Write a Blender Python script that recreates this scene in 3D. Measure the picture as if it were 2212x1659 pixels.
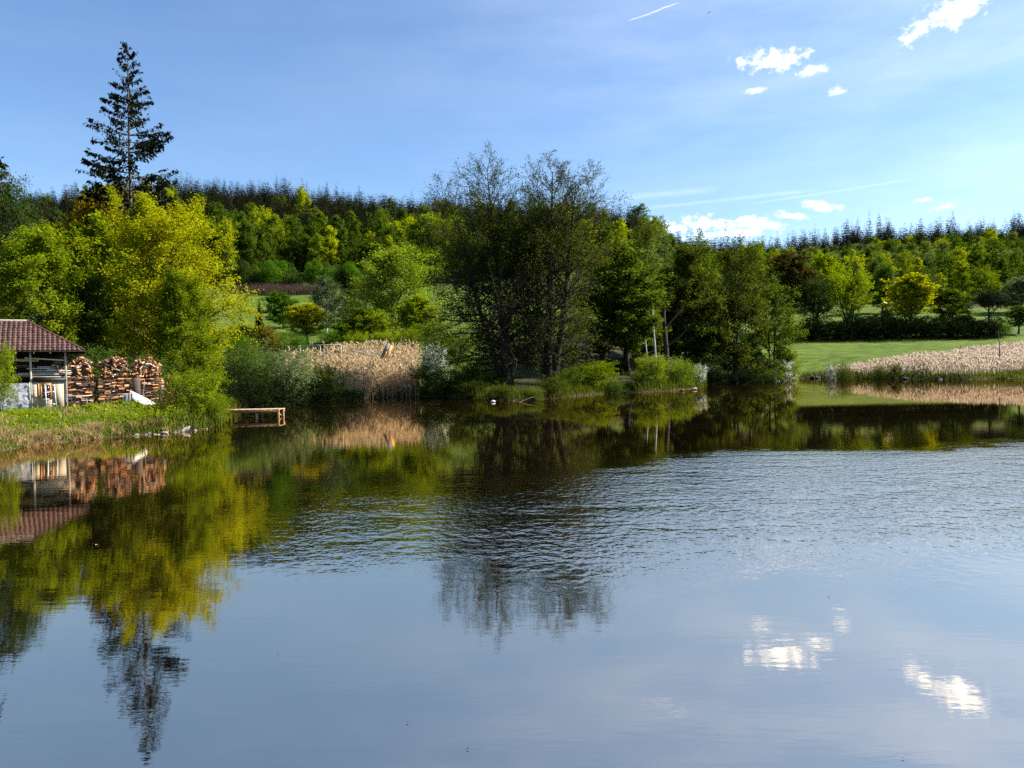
import bpy, bmesh, math, random
import numpy as np
from mathutils import Matrix, Vector

# ------------------------------------------------------------------ scene, camera, sky, sun
sc = bpy.context.scene
for o in list(bpy.data.objects):
    bpy.data.objects.remove(o)
COL = sc.collection
R = math.radians

CAMZ = 3.6
FPX, CX, CY, WD, HD = 1661.0, 1106.0, 829.5, 2212.0, 1659.0   # photo measured at 2212 x 1659
PITCH, ROLL = 0.024, 0.019
Fv = np.array([0, math.cos(PITCH), -math.sin(PITCH)])
R0 = np.array([1.0, 0, 0])
U0 = np.cross(R0, Fv)
Rv = R0 * math.cos(ROLL) - U0 * math.sin(ROLL)
Uv = U0 * math.cos(ROLL) + R0 * math.sin(ROLL)
CAM = np.array([0, 0, CAMZ])

cd = bpy.data.cameras.new('camera')
cam = bpy.data.objects.new('camera', cd)
COL.objects.link(cam)
cam.matrix_world = Matrix(((Rv[0], Uv[0], -Fv[0], CAM[0]), (Rv[1], Uv[1], -Fv[1], CAM[1]),
                           (Rv[2], Uv[2], -Fv[2], CAM[2]), (0, 0, 0, 1)))
cd.sensor_fit = 'HORIZONTAL'
cd.sensor_width = 36.0
cd.lens = FPX / WD * 36.0
cd.clip_start = 0.1
cd.clip_end = 6000
sc.camera = cam

SUN_AZ, SUN_EL = 79.0, 38.0        # azimuth clockwise from the view direction (+Y)
sun_dir = Vector((math.sin(R(SUN_AZ)) * math.cos(R(SUN_EL)), math.cos(R(SUN_AZ)) * math.cos(R(SUN_EL)), math.sin(R(SUN_EL))))
sl = bpy.data.lights.new('sun', 'SUN')
sl.energy = 5.0
sl.angle = R(0.53)
sl.color = (1.0, 0.93, 0.80)
so = bpy.data.objects.new('sun', sl)
COL.objects.link(so)
so.rotation_euler = sun_dir.to_track_quat('Z', 'Y').to_euler()

sc.view_settings.view_transform = 'Standard'
sc.view_settings.look = 'None'
sc.view_settings.gamma = 1.0
sc.view_settings.exposure = 1.55
sc.view_settings.use_curve_mapping = False
cy = sc.cycles
cy.max_bounces = 6
cy.diffuse_bounces = 2
cy.glossy_bounces = 3
cy.transmission_bounces = 4
cy.transparent_max_bounces = 8
cy.volume_bounces = 0
cy.caustics_reflective = False
cy.caustics_refractive = False
cy.use_denoising = False
try:
    cy.denoiser = 'OPENIMAGEDENOISE'
    cy.denoising_input_passes = 'RGB_ALBEDO_NORMAL'
    cy.denoising_prefilter = 'ACCURATE'
except Exception:
    pass


def ray(xd, yd):
    d = Fv + Rv * ((xd - CX) / FPX) - Uv * ((yd - CY) / FPX)
    return d


def at(xd, yd, Y):
    d = ray(xd, yd)
    return CAM + d * (Y / d[1])


def wpt(xd, yd, z=0.0):
    d = ray(xd, yd)
    return CAM + d * ((z - CAMZ) / d[2])


def proj(p):
    v = np.asarray(p, float) - CAM
    w = v @ Fv
    return CX + FPX * (v @ Rv) / w, CY - FPX * (v @ Uv) / w


# ------------------------------------------------------------------ node helpers
class NT:
    def __init__(s, tree):
        s.t = tree
        tree.nodes.clear()

    def n(s, typ, **kw):
        nd = s.t.nodes.new(typ)
        ins = kw.pop('ins', {})
        for k, v in kw.items():
            setattr(nd, k, v)
        for k, v in ins.items():
            s.put(nd.inputs[k], v)
        return nd

    def put(s, sock, v):
        if isinstance(v, bpy.types.NodeSocket):
            s.t.links.new(v, sock)
        elif isinstance(v, bpy.types.Node):
            s.t.links.new(v.outputs[0], sock)
        else:
            if hasattr(sock, 'default_value') and isinstance(v, (tuple, list)) and len(v) == 3 and len(sock.default_value) == 4:
                v = (*v, 1.0)
            sock.default_value = v

    def m(s, op, a, b=0.0, c=0.0, clamp=False):
        nd = s.t.nodes.new('ShaderNodeMath')
        nd.operation = op
        nd.use_clamp = clamp
        s.put(nd.inputs[0], a)
        s.put(nd.inputs[1], b)
        s.put(nd.inputs[2], c)
        return nd.outputs[0]

    def dot(s, a, v):
        nd = s.t.nodes.new('ShaderNodeVectorMath')
        nd.operation = 'DOT_PRODUCT'
        s.put(nd.inputs[0], a)
        nd.inputs[1].default_value = tuple(v)
        return nd.outputs['Value']

    def step(s, x, lo, hi):
        nd = s.t.nodes.new('ShaderNodeMapRange')
        nd.interpolation_type = 'SMOOTHSTEP'
        s.put(nd.inputs[0], x)
        s.put(nd.inputs[1], lo)
        s.put(nd.inputs[2], hi)
        nd.inputs[3].default_value = 0
        nd.inputs[4].default_value = 1
        return nd.outputs[0]

    def mix(s, f, a, b):
        nd = s.t.nodes.new('ShaderNodeMix')
        nd.data_type = 'RGBA'
        s.put(nd.inputs[0], f)
        s.put(nd.inputs[6], a)
        s.put(nd.inputs[7], b)
        return nd.outputs[2]

    def noise(s, vec, scale, detail=4.0, rough=0.55, dim='3D'):
        nd = s.t.nodes.new('ShaderNodeTexNoise')
        nd.noise_dimensions = dim
        if vec is not None:
            s.put(nd.inputs['Vector'], vec)
        nd.inputs['Scale'].default_value = scale
        nd.inputs['Detail'].default_value = detail
        nd.inputs['Roughness'].default_value = rough
        return nd.outputs['Fac']

    def mapping(s, vec, scale=(1, 1, 1), rot=(0, 0, 0), loc=(0, 0, 0)):
        nd = s.t.nodes.new('ShaderNodeMapping')
        s.put(nd.inputs[0], vec)
        nd.inputs['Location'].default_value = loc
        nd.inputs['Rotation'].default_value = rot
        nd.inputs['Scale'].default_value = scale
        return nd.outputs[0]


# ------------------------------------------------------------------ world: clear May sky, a few small clouds, contrails
world = bpy.data.worlds.new('World')
sc.world = world
world.use_nodes = True
w = NT(world.node_tree)
sky = w.n('ShaderNodeTexSky', sky_type='NISHITA', sun_disc=False, sun_elevation=R(SUN_EL), sun_rotation=R(SUN_AZ),
          altitude=300, air_density=1.0, dust_density=0.6, ozone_density=2.2)
dirv = w.n('ShaderNodeTexCoord').outputs['Generated']
# thin high cirrus veil over the whole sky
veil_n = w.noise(w.mapping(dirv, (1.2, 1.2, 5.0), (0.25, 0.1, 0.4)), 2.2, 7, 0.6)
veil = w.m('MULTIPLY', w.step(veil_n, 0.28, 0.90), w.m('ADD', .05, w.m('MULTIPLY', w.step(w.dot(dirv, tuple(sun_dir)), .1, .95), .34)))
fine = w.noise(dirv, 26.0, 9, 0.62)
fine2 = w.noise(w.mapping(dirv, (1, 1, 1.6)), 75.0, 7, 0.62)
fine3 = w.noise(dirv, 210.0, 6, 0.65)
SKYGAIN = 0.063


def basis(xd, yd, rot=0.0):
    d = ray(xd, yd)
    d = d / np.linalg.norm(d)
    r = np.cross(d, (0, 0, 1)); r /= np.linalg.norm(r)
    u = np.cross(r, d)
    c, s_ = math.cos(rot), math.sin(rot)
    return d, r * c + u * s_, u * c - r * s_


# (x, y, half width, half height, tilt, density) of the clouds seen in the photograph
clouds = [(1668, 130, 62, 26, -0.02, 1.0), (1745, 155, 22, 13, 0, .9), (1742, 116, 14, 11, 0, .7), (1778, 150, 11, 10, 0, .6), (1810, 197, 17, 11, 0, .7),
          (1630, 196, 26, 7, 0.1, .35), (2055, 28, 72, 30, 0.2, 1.0), (1985, 62, 48, 20, 0.5, .95), (2095, 12, 36, 26, 0, .9),
          (1770, 446, 40, 13, -0.2, .85), (1712, 465, 48, 10, -0.15, .7), (1640, 484, 62, 15, -0.15, .8), (1530, 483, 66, 21, -0.2, 1.0), (1455, 492, 62, 19, -.2, .9),
          (1985, 434, 30, 10, 0, .7), (2030, 448, 36, 10, 0, .5), (1560, 505, 110, 16, 0, .8)]
mask = None
for (x, y, a, b, t, dn) in clouds:
    d, r, u = basis(x, y, t)
    fa = w.m('DIVIDE', w.dot(dirv, r), a * .88 / FPX)
    fb = w.m('DIVIDE', w.dot(dirv, u), b * .82 / FPX)
    rr = w.m('ADD', w.m('MULTIPLY', fa, fa), w.m('MULTIPLY', fb, fb))
    fw = w.m('GREATER_THAN', w.dot(dirv, d), 0.5)
    e = w.m('SUBTRACT', 1.0, w.m('SQRT', rr))                     # 1 in the middle, 0 on the rim
    e = w.m('ADD', e, w.m('MULTIPLY', w.m('SUBTRACT', fine, 0.5), 2.4))
    e = w.m('ADD', e, w.m('ADD', w.m('MULTIPLY', w.m('SUBTRACT', fine2, 0.5), 3.0), w.m('MULTIPLY', w.m('SUBTRACT', fine3, 0.5), 0.9)))
    c = w.m('MULTIPLY', w.m('MULTIPLY', w.step(e, -.15, 1.35), dn), fw)
    c = w.m('MULTIPLY', c, w.step(rr, 3.2, 1.2))
    mask = c if mask is None else w.m('MAXIMUM', mask, c)
# contrails: thin great-circle bands
for (x, y, L, wd_, t, dn) in [(1560, 432, 200, 3.4, 0.035, .07), (1790, 415, 170, 2.0, 0.06, .08), (1412, 26, 55, 1.3, 0.22, .3), (1440, 418, 120, 6, .03, .07)]:
    d, r, u = basis(x, y, t)
    fa = w.m('ABSOLUTE', w.m('DIVIDE', w.dot(dirv, r), L / FPX))
    fb = w.m('ABSOLUTE', w.m('DIVIDE', w.m('ADD', w.dot(dirv, u), w.m('MULTIPLY', w.m('SUBTRACT', fine, .5), 0.004)), wd_ / FPX))
    c = w.m('MULTIPLY', w.step(fa, 1.0, 0.6), w.step(fb, 1.6, 0.1))
    c = w.m('MULTIPLY', w.m('MULTIPLY', c, dn), w.m('GREATER_THAN', w.dot(dirv, d), 0.5))
    mask = w.m('MAXIMUM', mask, c)
tint = w.n('ShaderNodeMix', data_type='RGBA', blend_type='MULTIPLY', ins={0: 1.0, 6: sky.outputs[0], 7: (0.86, 1.0, 1.13)})
skyc = w.mix(veil, tint.outputs[2], (8.6, 8.9, 9.3))
skyc = w.mix(mask, skyc, w.mix(w.step(fine2, .35, .62), (9.6, 9.9, 10.6), (13.0, 13.0, 13.0)))
bg = w.n('ShaderNodeBackground', ins={0: skyc, 1: SKYGAIN})
wo = w.n('ShaderNodeOutputWorld', ins={0: bg})


# ------------------------------------------------------------------ mesh helpers
rng = np.random.default_rng(7)


def mk_mesh(name, V, F, mats=(), midx=None, lv=None, smooth=False):
    V = np.ascontiguousarray(V, np.float32).reshape(-1, 3)
    F = np.ascontiguousarray(F, np.int32)
    k = F.shape[1]
    me = bpy.data.meshes.new(name)
    me.vertices.add(len(V))
    me.vertices.foreach_set('co', V.ravel())
    me.loops.add(F.size)
    me.loops.foreach_set('vertex_index', F.ravel())
    me.polygons.add(len(F))
    me.polygons.foreach_set('loop_start', np.arange(0, F.size, k, dtype=np.int32))
    if midx is not None:
        me.polygons.foreach_set('material_index', np.ascontiguousarray(midx, np.int32))
    if smooth:
        me.polygons.foreach_set('use_smooth', np.ones(len(F), bool))
    for m_ in mats:
        me.materials.append(m_)
    me.update(calc_edges=True)
    if lv is not None:
        at_ = me.attributes.new('lv', 'FLOAT', 'FACE')
        at_.data.foreach_set('value', np.ascontiguousarray(lv, np.float32))
    return me


def link(name, me, parent=None, loc=(0, 0, 0), rot=(0, 0, 0), scale=(1, 1, 1)):
    o = bpy.data.objects.new(name, me)
    COL.objects.link(o)
    o.parent = parent
    o.location = loc
    o.rotation_euler = rot
    o.scale = scale
    return o


def tag(o, label=None, cat=None, group=None, kind=None):
    if label: o['label'] = label
    if cat: o['category'] = cat
    if group: o['group'] = group
    if kind: o['kind'] = kind
    return o


def thing(name, label, cat, loc=(0, 0, 0), rz=0.0, group=None):
    o = bpy.data.objects.new(name, None)
    COL.objects.link(o)
    o.empty_display_size = 0.3
    o.location = loc
    o.rotation_euler = (0, 0, rz)
    return tag(o, label, cat, group)


class MB:
    """collects boxes, bars and tubes into one mesh"""
    def __init__(s):
        s.V, s.F, s.M, s.n = [], [], [], 0

    def add(s, V, F, m=0):
        V = np.asarray(V, float).reshape(-1, 3)
        F = np.asarray(F, int)
        s.V.append(V); s.F.append(F + s.n); s.M.append(np.full(len(F), m)); s.n += len(V)
        return s

    def box(s, x0, x1, y0, y1, z0, z1, m=0):
        V = [(x, y, z) for z in (z0, z1) for y in (y0, y1) for x in (x0, x1)]
        return s.add(V, [(0, 2, 3, 1), (4, 5, 7, 6), (0, 1, 5, 4), (2, 6, 7, 3), (0, 4, 6, 2), (1, 3, 7, 5)], m)

    def bar(s, a, b, wx, wy, m=0, up=(0, 0, 1)):
        a, b = np.asarray(a, float), np.asarray(b, float)
        t = (b - a) / np.linalg.norm(b - a)
        up = np.asarray(up, float)
        if abs(t @ up) > .95: up = np.array([0, 1.0, 0])
        x = np.cross(t, up); x /= np.linalg.norm(x)
        y = np.cross(x, t)
        V = [p + x * i * wx / 2 + y * j * wy / 2 for p in (a, b) for j in (-1, 1) for i in (-1, 1)]
        return s.add(V, [(0, 2, 3, 1), (4, 5, 7, 6), (0, 1, 5, 4), (2, 6, 7, 3), (0, 4, 6, 2), (1, 3, 7, 5)], m)

    def tube(s, P, r, sides=8, m=0, caps=True):
        P = np.asarray(P, float)[None]
        rr = np.broadcast_to(np.asarray(r, float), P.shape[1:2])[None]
        V, F = tubes(P, rr, sides)
        s.add(V, F, m)
        return s

    def mesh(s, name, mats, bevel=0.0):
        me = mk_mesh(name, np.concatenate(s.V), np.concatenate(s.F), mats, np.concatenate(s.M))
        if bevel:
            bm = bmesh.new(); bm.from_mesh(me)
            bmesh.ops.bevel(bm, geom=bm.edges[:], offset=bevel, segments=1, affect='EDGES', clamp_overlap=True)
            bm.to_mesh(me); bm.free()
        return me

    def build(s, name, mat, parent=None, bevel=0.0, **kw):
        mats = mat if isinstance(mat, (list, tuple)) else [mat]
        return link(name, s.mesh(name, mats, bevel), parent, **kw)


def unit(v):
    return v / np.maximum(np.linalg.norm(v, axis=-1, keepdims=True), 1e-9)


def tubes(P, Rr, sides):
    N, k, _ = P.shape
    T = unit(np.gradient(P, axis=1))
    mt = unit(T.mean(1))
    ref = np.where(np.abs(mt[:, 2:3]) < 0.85, np.array([[0, 0, 1.0]]), np.array([[1.0, 0.1, 0]]))[:, None, :]
    U = unit(np.cross(T, ref))
    Vv = np.cross(T, U)
    a = np.arange(sides) / sides * 2 * np.pi
    ring = U[:, :, None] * np.cos(a)[None, None, :, None] + Vv[:, :, None] * np.sin(a)[None, None, :, None]
    V = P[:, :, None] + ring * Rr[:, :, None, None]
    base = (np.arange(N) * k * sides)[:, None, None]
    i = (np.arange(k - 1) * sides)[None, :, None]
    j = np.arange(sides)[None, None, :]
    j2 = (j + 1) % sides
    F = np.stack([base + i + j, base + i + j2, base + i + sides + j2, base + i + sides + j], -1).reshape(-1, 4)
    return V.reshape(-1, 3), F


def leaf_quads(C, Nrm, size, aspect=0.62, axis=None, r=rng):
    """rhombus leaves at C with normals Nrm"""
    n = len(C)
    Nrm = unit(Nrm)
    if axis is None:
        axis = r.normal(size=(n, 3))
    A = unit(axis - (axis * Nrm).sum(1, keepdims=True) * Nrm)
    B = np.cross(Nrm, A)
    sz = np.asarray(size).reshape(-1, 1) * np.ones((n, 1))
    bend = Nrm * sz * 0.12
    V = np.stack([C - A * sz * .5, C + B * sz * aspect * .5 + bend, C + A * sz * .5, C - B * sz * aspect * .5 + bend], 1)
    F = np.arange(n * 4).reshape(n, 4)
    return V.reshape(-1, 3), F


# ------------------------------------------------------------------ materials
def mat(name):
    m = bpy.data.materials.new(name)
    m.use_nodes = True
    return m, NT(m.node_tree)


def leaf_mat(name, dark, light, trans=0.42, objvar=0.25, gloss=0.0, hue=None, k=.84):
    m, t = mat(name)
    dark, light = tuple(x * k * .9 for x in dark), tuple(x * k for x in light)
    if hue: hue = [tuple(x * k for x in h_) for h_ in hue]
    lv = t.n('ShaderNodeAttribute', attribute_name='lv').outputs['Fac']
    oi = t.n('ShaderNodeObjectInfo').outputs['Random']
    c = t.mix(lv, dark, light)
    if hue:
        c2 = t.mix(lv, hue[0], hue[1])
        c = t.mix(t.step(oi, .35, 1.0), c, c2)
    hv = t.n('ShaderNodeHueSaturation', ins={'Color': c, 'Value': t.m('ADD', 1.0 - objvar / 2, t.m('MULTIPLY', oi, objvar))})
    d = t.n('ShaderNodeBsdfDiffuse', ins={0: hv.outputs[0]})
    tc = t.n('ShaderNodeHueSaturation', ins={'Color': hv.outputs[0], 'Saturation': 1.08, 'Value': 1.5})
    tr = t.n('ShaderNodeBsdfTranslucent', ins={0: tc.outputs[0]})
    mx = t.n('ShaderNodeMixShader', ins={0: trans, 1: d.outputs[0], 2: tr.outputs[0]})
    out = mx
    if gloss:
        g = t.n('ShaderNodeBsdfGlossy', ins={0: (1, 1, 1), 'Roughness': .45})
        out = t.n('ShaderNodeMixShader', ins={0: gloss, 1: mx.outputs[0], 2: g.outputs[0]})
    t.n('ShaderNodeOutputMaterial', ins={0: out.outputs[0]})
    return m


def rough_mat(name, c1, c2, scale=6.0, rough=0.85, stretch=(1, 1, 1), bump=0.15, objvar=0.0, spec=0.3, c3=None, coat=0.0, hi=.65, lo=.35):
    m, t = mat(name)
    tc = t.n('ShaderNodeTexCoord').outputs['Object']
    v = t.mapping(tc, stretch)
    n1 = t.noise(v, scale, 6, 0.6)
    n2 = t.noise(v, scale * 4.3, 4, 0.6)
    c = t.mix(t.step(n1, lo, hi), c1, c2)
    if c3:
        c = t.mix(t.step(n2, .55, .75), c, c3)
    if objvar:
        oi = t.n('ShaderNodeObjectInfo').outputs['Random']
        c = t.n('ShaderNodeHueSaturation', ins={'Color': c, 'Value': t.m('ADD', 1 - objvar / 2, t.m('MULTIPLY', oi, objvar))}).outputs[0]
    p = t.n('ShaderNodeBsdfPrincipled', ins={'Base Color': c, 'Roughness': rough, 'Specular IOR Level': spec, 'Coat Weight': coat})
    if bump:
        b = t.n('ShaderNodeBump', ins={'Height': t.m('ADD', n1, t.m('MULTIPLY', n2, .5)), 'Strength': bump, 'Distance': 0.05})
        t.put(p.inputs['Normal'], b.outputs[0])
    t.n('ShaderNodeOutputMaterial', ins={0: p.outputs[0]})
    return m


BARK = rough_mat('bark_dark', (.018, .014, .010), (.045, .036, .027), 5, .95, (1, 1, .25), .5)
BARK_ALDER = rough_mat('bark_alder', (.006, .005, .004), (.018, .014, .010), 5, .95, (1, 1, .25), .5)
BARK_GREY = rough_mat('bark_grey', (.05, .043, .035), (.12, .105, .085), 5, .95, (1, 1, .25), .5)
BARK_BIRCH = rough_mat('bark_birch', (.40, .38, .34), (.55, .53, .49), 4, .9, (1, 1, 2.0), .3, c3=(.05, .045, .04))
BARK_DEAD = rough_mat('bark_dead', (.34, .32, .28), (.52, .50, .46), 5, .9, (1, 1, .2), .3)
L_YELLOW = leaf_mat('leaf_yellow', (.16, .175, .008), (.42, .43, .011), .45)
L_OCHRE = leaf_mat('leaf_ochre', (0.1400, 0.1050, 0.0112), (0.2800, 0.1960, 0.0168), .40)
L_LIME = leaf_mat('leaf_lime', (0.0945, 0.1485, 0.0108), (0.2700, 0.3240, 0.0162), .45)
L_GREEN = leaf_mat('leaf_green', (0.0364, 0.0910, 0.0091), (0.1105, 0.2210, 0.0156), .45)
L_MID = leaf_mat('leaf_mid', (0.0375, 0.0725, 0.0125), (0.0938, 0.1438, 0.0225), .40)
L_BIRCH = leaf_mat('leaf_birch', (.10, .15, .016), (.26, .33, .030), .48)
L_BIRCHDK = leaf_mat('leaf_birch_dark', (0.0250, 0.0480, 0.0100), (0.0650, 0.1050, 0.0180), .40)
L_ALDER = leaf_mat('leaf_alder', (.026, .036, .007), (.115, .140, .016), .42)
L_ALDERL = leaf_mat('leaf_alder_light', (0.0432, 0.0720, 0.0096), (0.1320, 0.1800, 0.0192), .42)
L_LEAFY = leaf_mat('leaf_leafy', (.075, .125, .008), (.25, .31, .014), .45)
L_GOLD = leaf_mat('leaf_gold', (.26, .25, .010), (.48, .46, .015), .45)
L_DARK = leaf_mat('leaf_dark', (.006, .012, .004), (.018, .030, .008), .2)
L_WILLOW = leaf_mat('leaf_willow', (0.0633, 0.0978, 0.0345), (0.1955, 0.2530, 0.1035), .40)
L_SHRUB = leaf_mat('leaf_shrub', (0.0700, 0.1190, 0.0140), (0.2100, 0.2800, 0.0280), .45)
L_BLOSSOM = leaf_mat('blossom', (0.0500, 0.0800, 0.0200), (0.1200, 0.1600, 0.0400), .35)
_t = L_BLOSSOM.node_tree
_lv = [n_ for n_ in _t.nodes if n_.bl_idname == 'ShaderNodeAttribute'][0]
_mx = [n_ for n_ in _t.nodes if n_.bl_idname == 'ShaderNodeMix'][0]
_mr = _t.nodes.new('ShaderNodeMapRange'); _mr.inputs[1].default_value = .50; _mr.inputs[2].default_value = .56
_t.links.new(_lv.outputs['Fac'], _mr.inputs[0]); _t.links.new(_mr.outputs[0], _mx.inputs[0])
_mx.inputs[7].default_value = (.66, .68, .58, 1)
L_CONIFER = leaf_mat('needle_dark', (0.0080, 0.0130, 0.0060), (0.0240, 0.0310, 0.0130), .12)
L_SPRUCE = leaf_mat('needle_spruce', (0.0060, 0.0090, 0.0050), (0.0180, 0.0240, 0.0110), .10)
L_PINE = leaf_mat('needle_pine', (0.0220, 0.0340, 0.0140), (0.0550, 0.0700, 0.0300), .18)
L_FARB = leaf_mat('leaf_far_broad', (.036, .072, .010), (.115, .175, .020), .42, .6, hue=((.13, .17, .012), (.34, .36, .016)))
L_FARB2 = leaf_mat('leaf_far_olive', (0.0375, 0.0650, 0.0175), (0.1063, 0.1500, 0.0350), .40, .5, hue=((0.0625, 0.0938, 0.0200), (0.1625, 0.2000, 0.0312)))
L_FARC = leaf_mat('needle_far', (.012, .014, .007), (.031, .032, .015), .12, .5, hue=((.015, .018, .007), (.038, .042, .016)))
L_BROWN = leaf_mat('leaf_brown', (.040, .036, .010), (.095, .080, .018), .35)
L_ORANGE = leaf_mat('leaf_orange', (.09, .08, .012), (.19, .155, .02), .40)
GRASS = leaf_mat('grass_blade', (0.0540, 0.1020, 0.0120), (0.1920, 0.2640, 0.0264), .40)
GRASSDRY = leaf_mat('grass_dry', (0.2000, 0.1350, 0.0550), (0.4600, 0.3400, 0.1700), .30)
REED = leaf_mat('reed_dry', (.30, .215, .115), (.64, .51, .34), .32)
REEDPALE = leaf_mat('reed_pale', (.36, .28, .20), (.70, .59, .48), .32)
BRUSH = leaf_mat('brush_purple', (0.0450, 0.0300, 0.0260), (0.1300, 0.0850, 0.0700), .2)

# ------------------------------------------------------------------ shoreline and terrain
shore_px = [(-60, 992), (0, 975), (100, 959), (200, 949), (300, 941), (400, 933), (442, 928), (470, 920), (488, 912),
            (497, 898), (520, 884), (560, 874), (650, 870), (750, 862), (850, 857), (950, 857), (1000, 860), (1060, 866), (1120, 866), (1200, 861),
            (1270, 855), (1330, 848), (1400, 848), (1480, 843), (1515, 838), (1528, 829), (1600, 826), (1680, 822), (1730, 818), (1800, 818),
            (1900, 819), (2000, 820), (2100, 820), (2212, 817), (2400, 812)]
SH = np.array([wpt(x, y)[:2] for x, y in shore_px])
# wobble the traced shore a little
SHD = []
for a, b in zip(SH[:-1], SH[1:]):
    n = max(2, int(np.linalg.norm(b - a) / 1.6))
    for i in range(n):
        SHD.append(a + (b - a) * i / n + rng.normal(size=2) * 0.16)
SHORE = np.array(SHD + [SH[-1]])
LAKE = np.concatenate([SHORE, [(165, 90), (120, 20), (60, 1.5), (-20, 1.5), (-34, 6), (-36, 20), (-32, 30)]])


def poly_sd(P, poly):
    """signed distance, positive outside"""
    x, y = P[:, 0], P[:, 1]
    ins = np.zeros(len(P), bool)
    best = np.full(len(P), 1e9)
    for a, b in zip(poly, np.roll(poly, -1, 0)):
        e = b - a
        L2 = e @ e + 1e-12
        t = np.clip(((x - a[0]) * e[0] + (y - a[1]) * e[1]) / L2, 0, 1)
        dx, dy = x - a[0] - t * e[0], y - a[1] - t * e[1]
        best = np.minimum(best, dx * dx + dy * dy)
        c = ((a[1] > y) != (b[1] > y))
        if abs(e[1]) > 1e-9:
            ins ^= c & (x < a[0] + (y - a[1]) / e[1] * e[0])
    return np.where(ins, -1, 1) * np.sqrt(best)


def sstep(x, a, b):
    t = np.clip((x - a) / (b - a), 0, 1)
    return t * t * (3 - 2 * t)


RX = np.array([-900, -420, -346, -221, -139, -90, -46, 58, 108, 186, 232, 346, 420, 900.])
RZ = np.array([88, 98, 106, 113, 106, 99, 93, 73, 60, 62, 72, 73, 76, 80.]) 


def vnoise(x, y, s):
    return (np.sin(x / s * 1.3 + 1.7 * np.sin(y / s * .9 + 2)) + np.sin(y / s * 1.1 + 1.3 * np.sin(x / s * .8)) + np.sin((x + y) / s * .63 + 1)) / 3


def terrain(x, y):
    x = np.atleast_1d(np.asarray(x, float)); y = np.atleast_1d(np.asarray(y, float))
    d = poly_sd(np.stack([x, y], 1), LAKE)
    dl = np.maximum(d, 0)
    Rz = np.interp(x * 520 / np.maximum(y, 300), RX, RZ)
    left = np.interp(y, [-200, 92, 110, 150, 200, 280, 400], [0, 0, 3.0, 8, 16.5, 34, 66])
    right = np.interp(y, [-200, 128, 150, 190, 280, 400], [0, 0, 1.6, 6.2, 22.5, 46])
    u = x / np.maximum(y, 60)
    wr = sstep(u, .10, .30)
    low = left * (1 - wr) + right * wr
    t = np.clip((y - 400) / 120, 0, 1)
    hill = np.where(y < 400, low, low * (1 - t) + (Rz) * t)
    hill = np.where(y > 520, Rz * 1.0 + (y - 520) * .015 - np.maximum(y - 650, 0) * .06, hill)
    hill = hill * sstep(d, 0, 22)
    bank = 0.62 * (1 - np.exp(-dl / .9)) + 0.72 * sstep(dl, .5, 8.5)
    z = bank + hill
    z = z + vnoise(x, y, 2.1) * .05 * sstep(d, .3, 2) + vnoise(x, y, 60) * 3.0 * sstep(y, 200, 330)
    near = sstep(d, 0, 3) * sstep(y, 12, 4)
    z = z + near * 0.9
    zw = -np.minimum(.12 + .30 * np.maximum(-d, 0), 1.6)
    return np.where(d > 0, z, zw)


def tz(x, y):
    return float(terrain(x, y)[0])


def lines(spans):
    out = []
    for a, b, s in spans:
        out.append(np.arange(a, b, s))
    return np.concatenate(out + [[spans[-1][1]]])


gx = lines([(-900, -420, 24), (-420, -120, 9), (-120, -46, 2.5), (-46, 6, .65), (6, 120, 1.3), (120, 220, 3.5), (220, 460, 9), (460, 900, 24)])
gy = lines([(-60, 0, 6), (0, 30, 2), (30, 68, .6), (68, 165, 1.15), (165, 300, 4), (300, 700, 9), (700, 1300, 40)])
GX, GY = np.meshgrid(gx, gy)
Z = terrain(GX.ravel(), GY.ravel())
GV = np.stack([GX.ravel(), GY.ravel(), Z], 1)
nx, ny = len(gx), len(gy)
ii = (np.arange(ny - 1)[:, None] * nx + np.arange(nx - 1)[None]).ravel()
GF = np.stack([ii, ii + 1, ii + nx + 1, ii + nx], 1)

m, t = mat('ground_grass')
pos = t.n('ShaderNodeNewGeometry').outputs['Position']
n1 = t.noise(pos, .09, 6, .6)
n2 = t.noise(pos, 1.1, 6, .65)
n3 = t.noise(pos, 9.0, 4, .7)
c = t.mix(t.step(n1, .35, .65), (.055, .100, .008), (.100, .148, .012))
nm_ = t.noise(t.mapping(pos, (.6, 1.6, 1)), .45, 7, .68)
c = t.mix(t.m('MULTIPLY', t.step(nm_, .40, .60), .95), c, (.026, .056, .005))
stk = t.noise(t.mapping(pos, (.05, .9, 1), (0, 0, .08)), 1.0, 5, .6)
c = t.mix(t.m('MULTIPLY', t.step(stk, .48, .68), .5), c, (.13, .15, .022))
c = t.mix(t.m('MULTIPLY', t.step(n2, .45, .75), .55), c, (.040, .078, .009))
c = t.mix(t.m('MULTIPLY', t.step(n3, .5, .8), .5), c, (.19, .23, .04))
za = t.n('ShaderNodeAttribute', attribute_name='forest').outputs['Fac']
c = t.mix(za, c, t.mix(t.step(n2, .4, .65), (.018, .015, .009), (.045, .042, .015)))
zb = t.n('ShaderNodeAttribute', attribute_name='mud').outputs['Fac']
c = t.mix(zb, c, t.mix(t.step(n3, .4, .65), (.035, .024, .013), (.11, .08, .045)))
zc = t.n('ShaderNodeAttribute', attribute_name='field').outputs['Fac']
c = t.mix(zc, c, t.mix(t.step(n2, .4, .65), (.30, .21, .10), (.20, .15, .08)))
p = t.n('ShaderNodeBsdfPrincipled', ins={'Base Color': c, 'Roughness': .95, 'Specular IOR Level': .1})
b = t.n('ShaderNodeBump', ins={'Height': t.m('ADD', n3, n2), 'Strength': .7, 'Distance': .12})
t.put(p.inputs['Normal'], b.outputs[0])
t.n('ShaderNodeOutputMaterial', ins={0: p.outputs[0]})
GROUND = m
gme = mk_mesh('ground', GV, GF, [GROUND], smooth=True)
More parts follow.
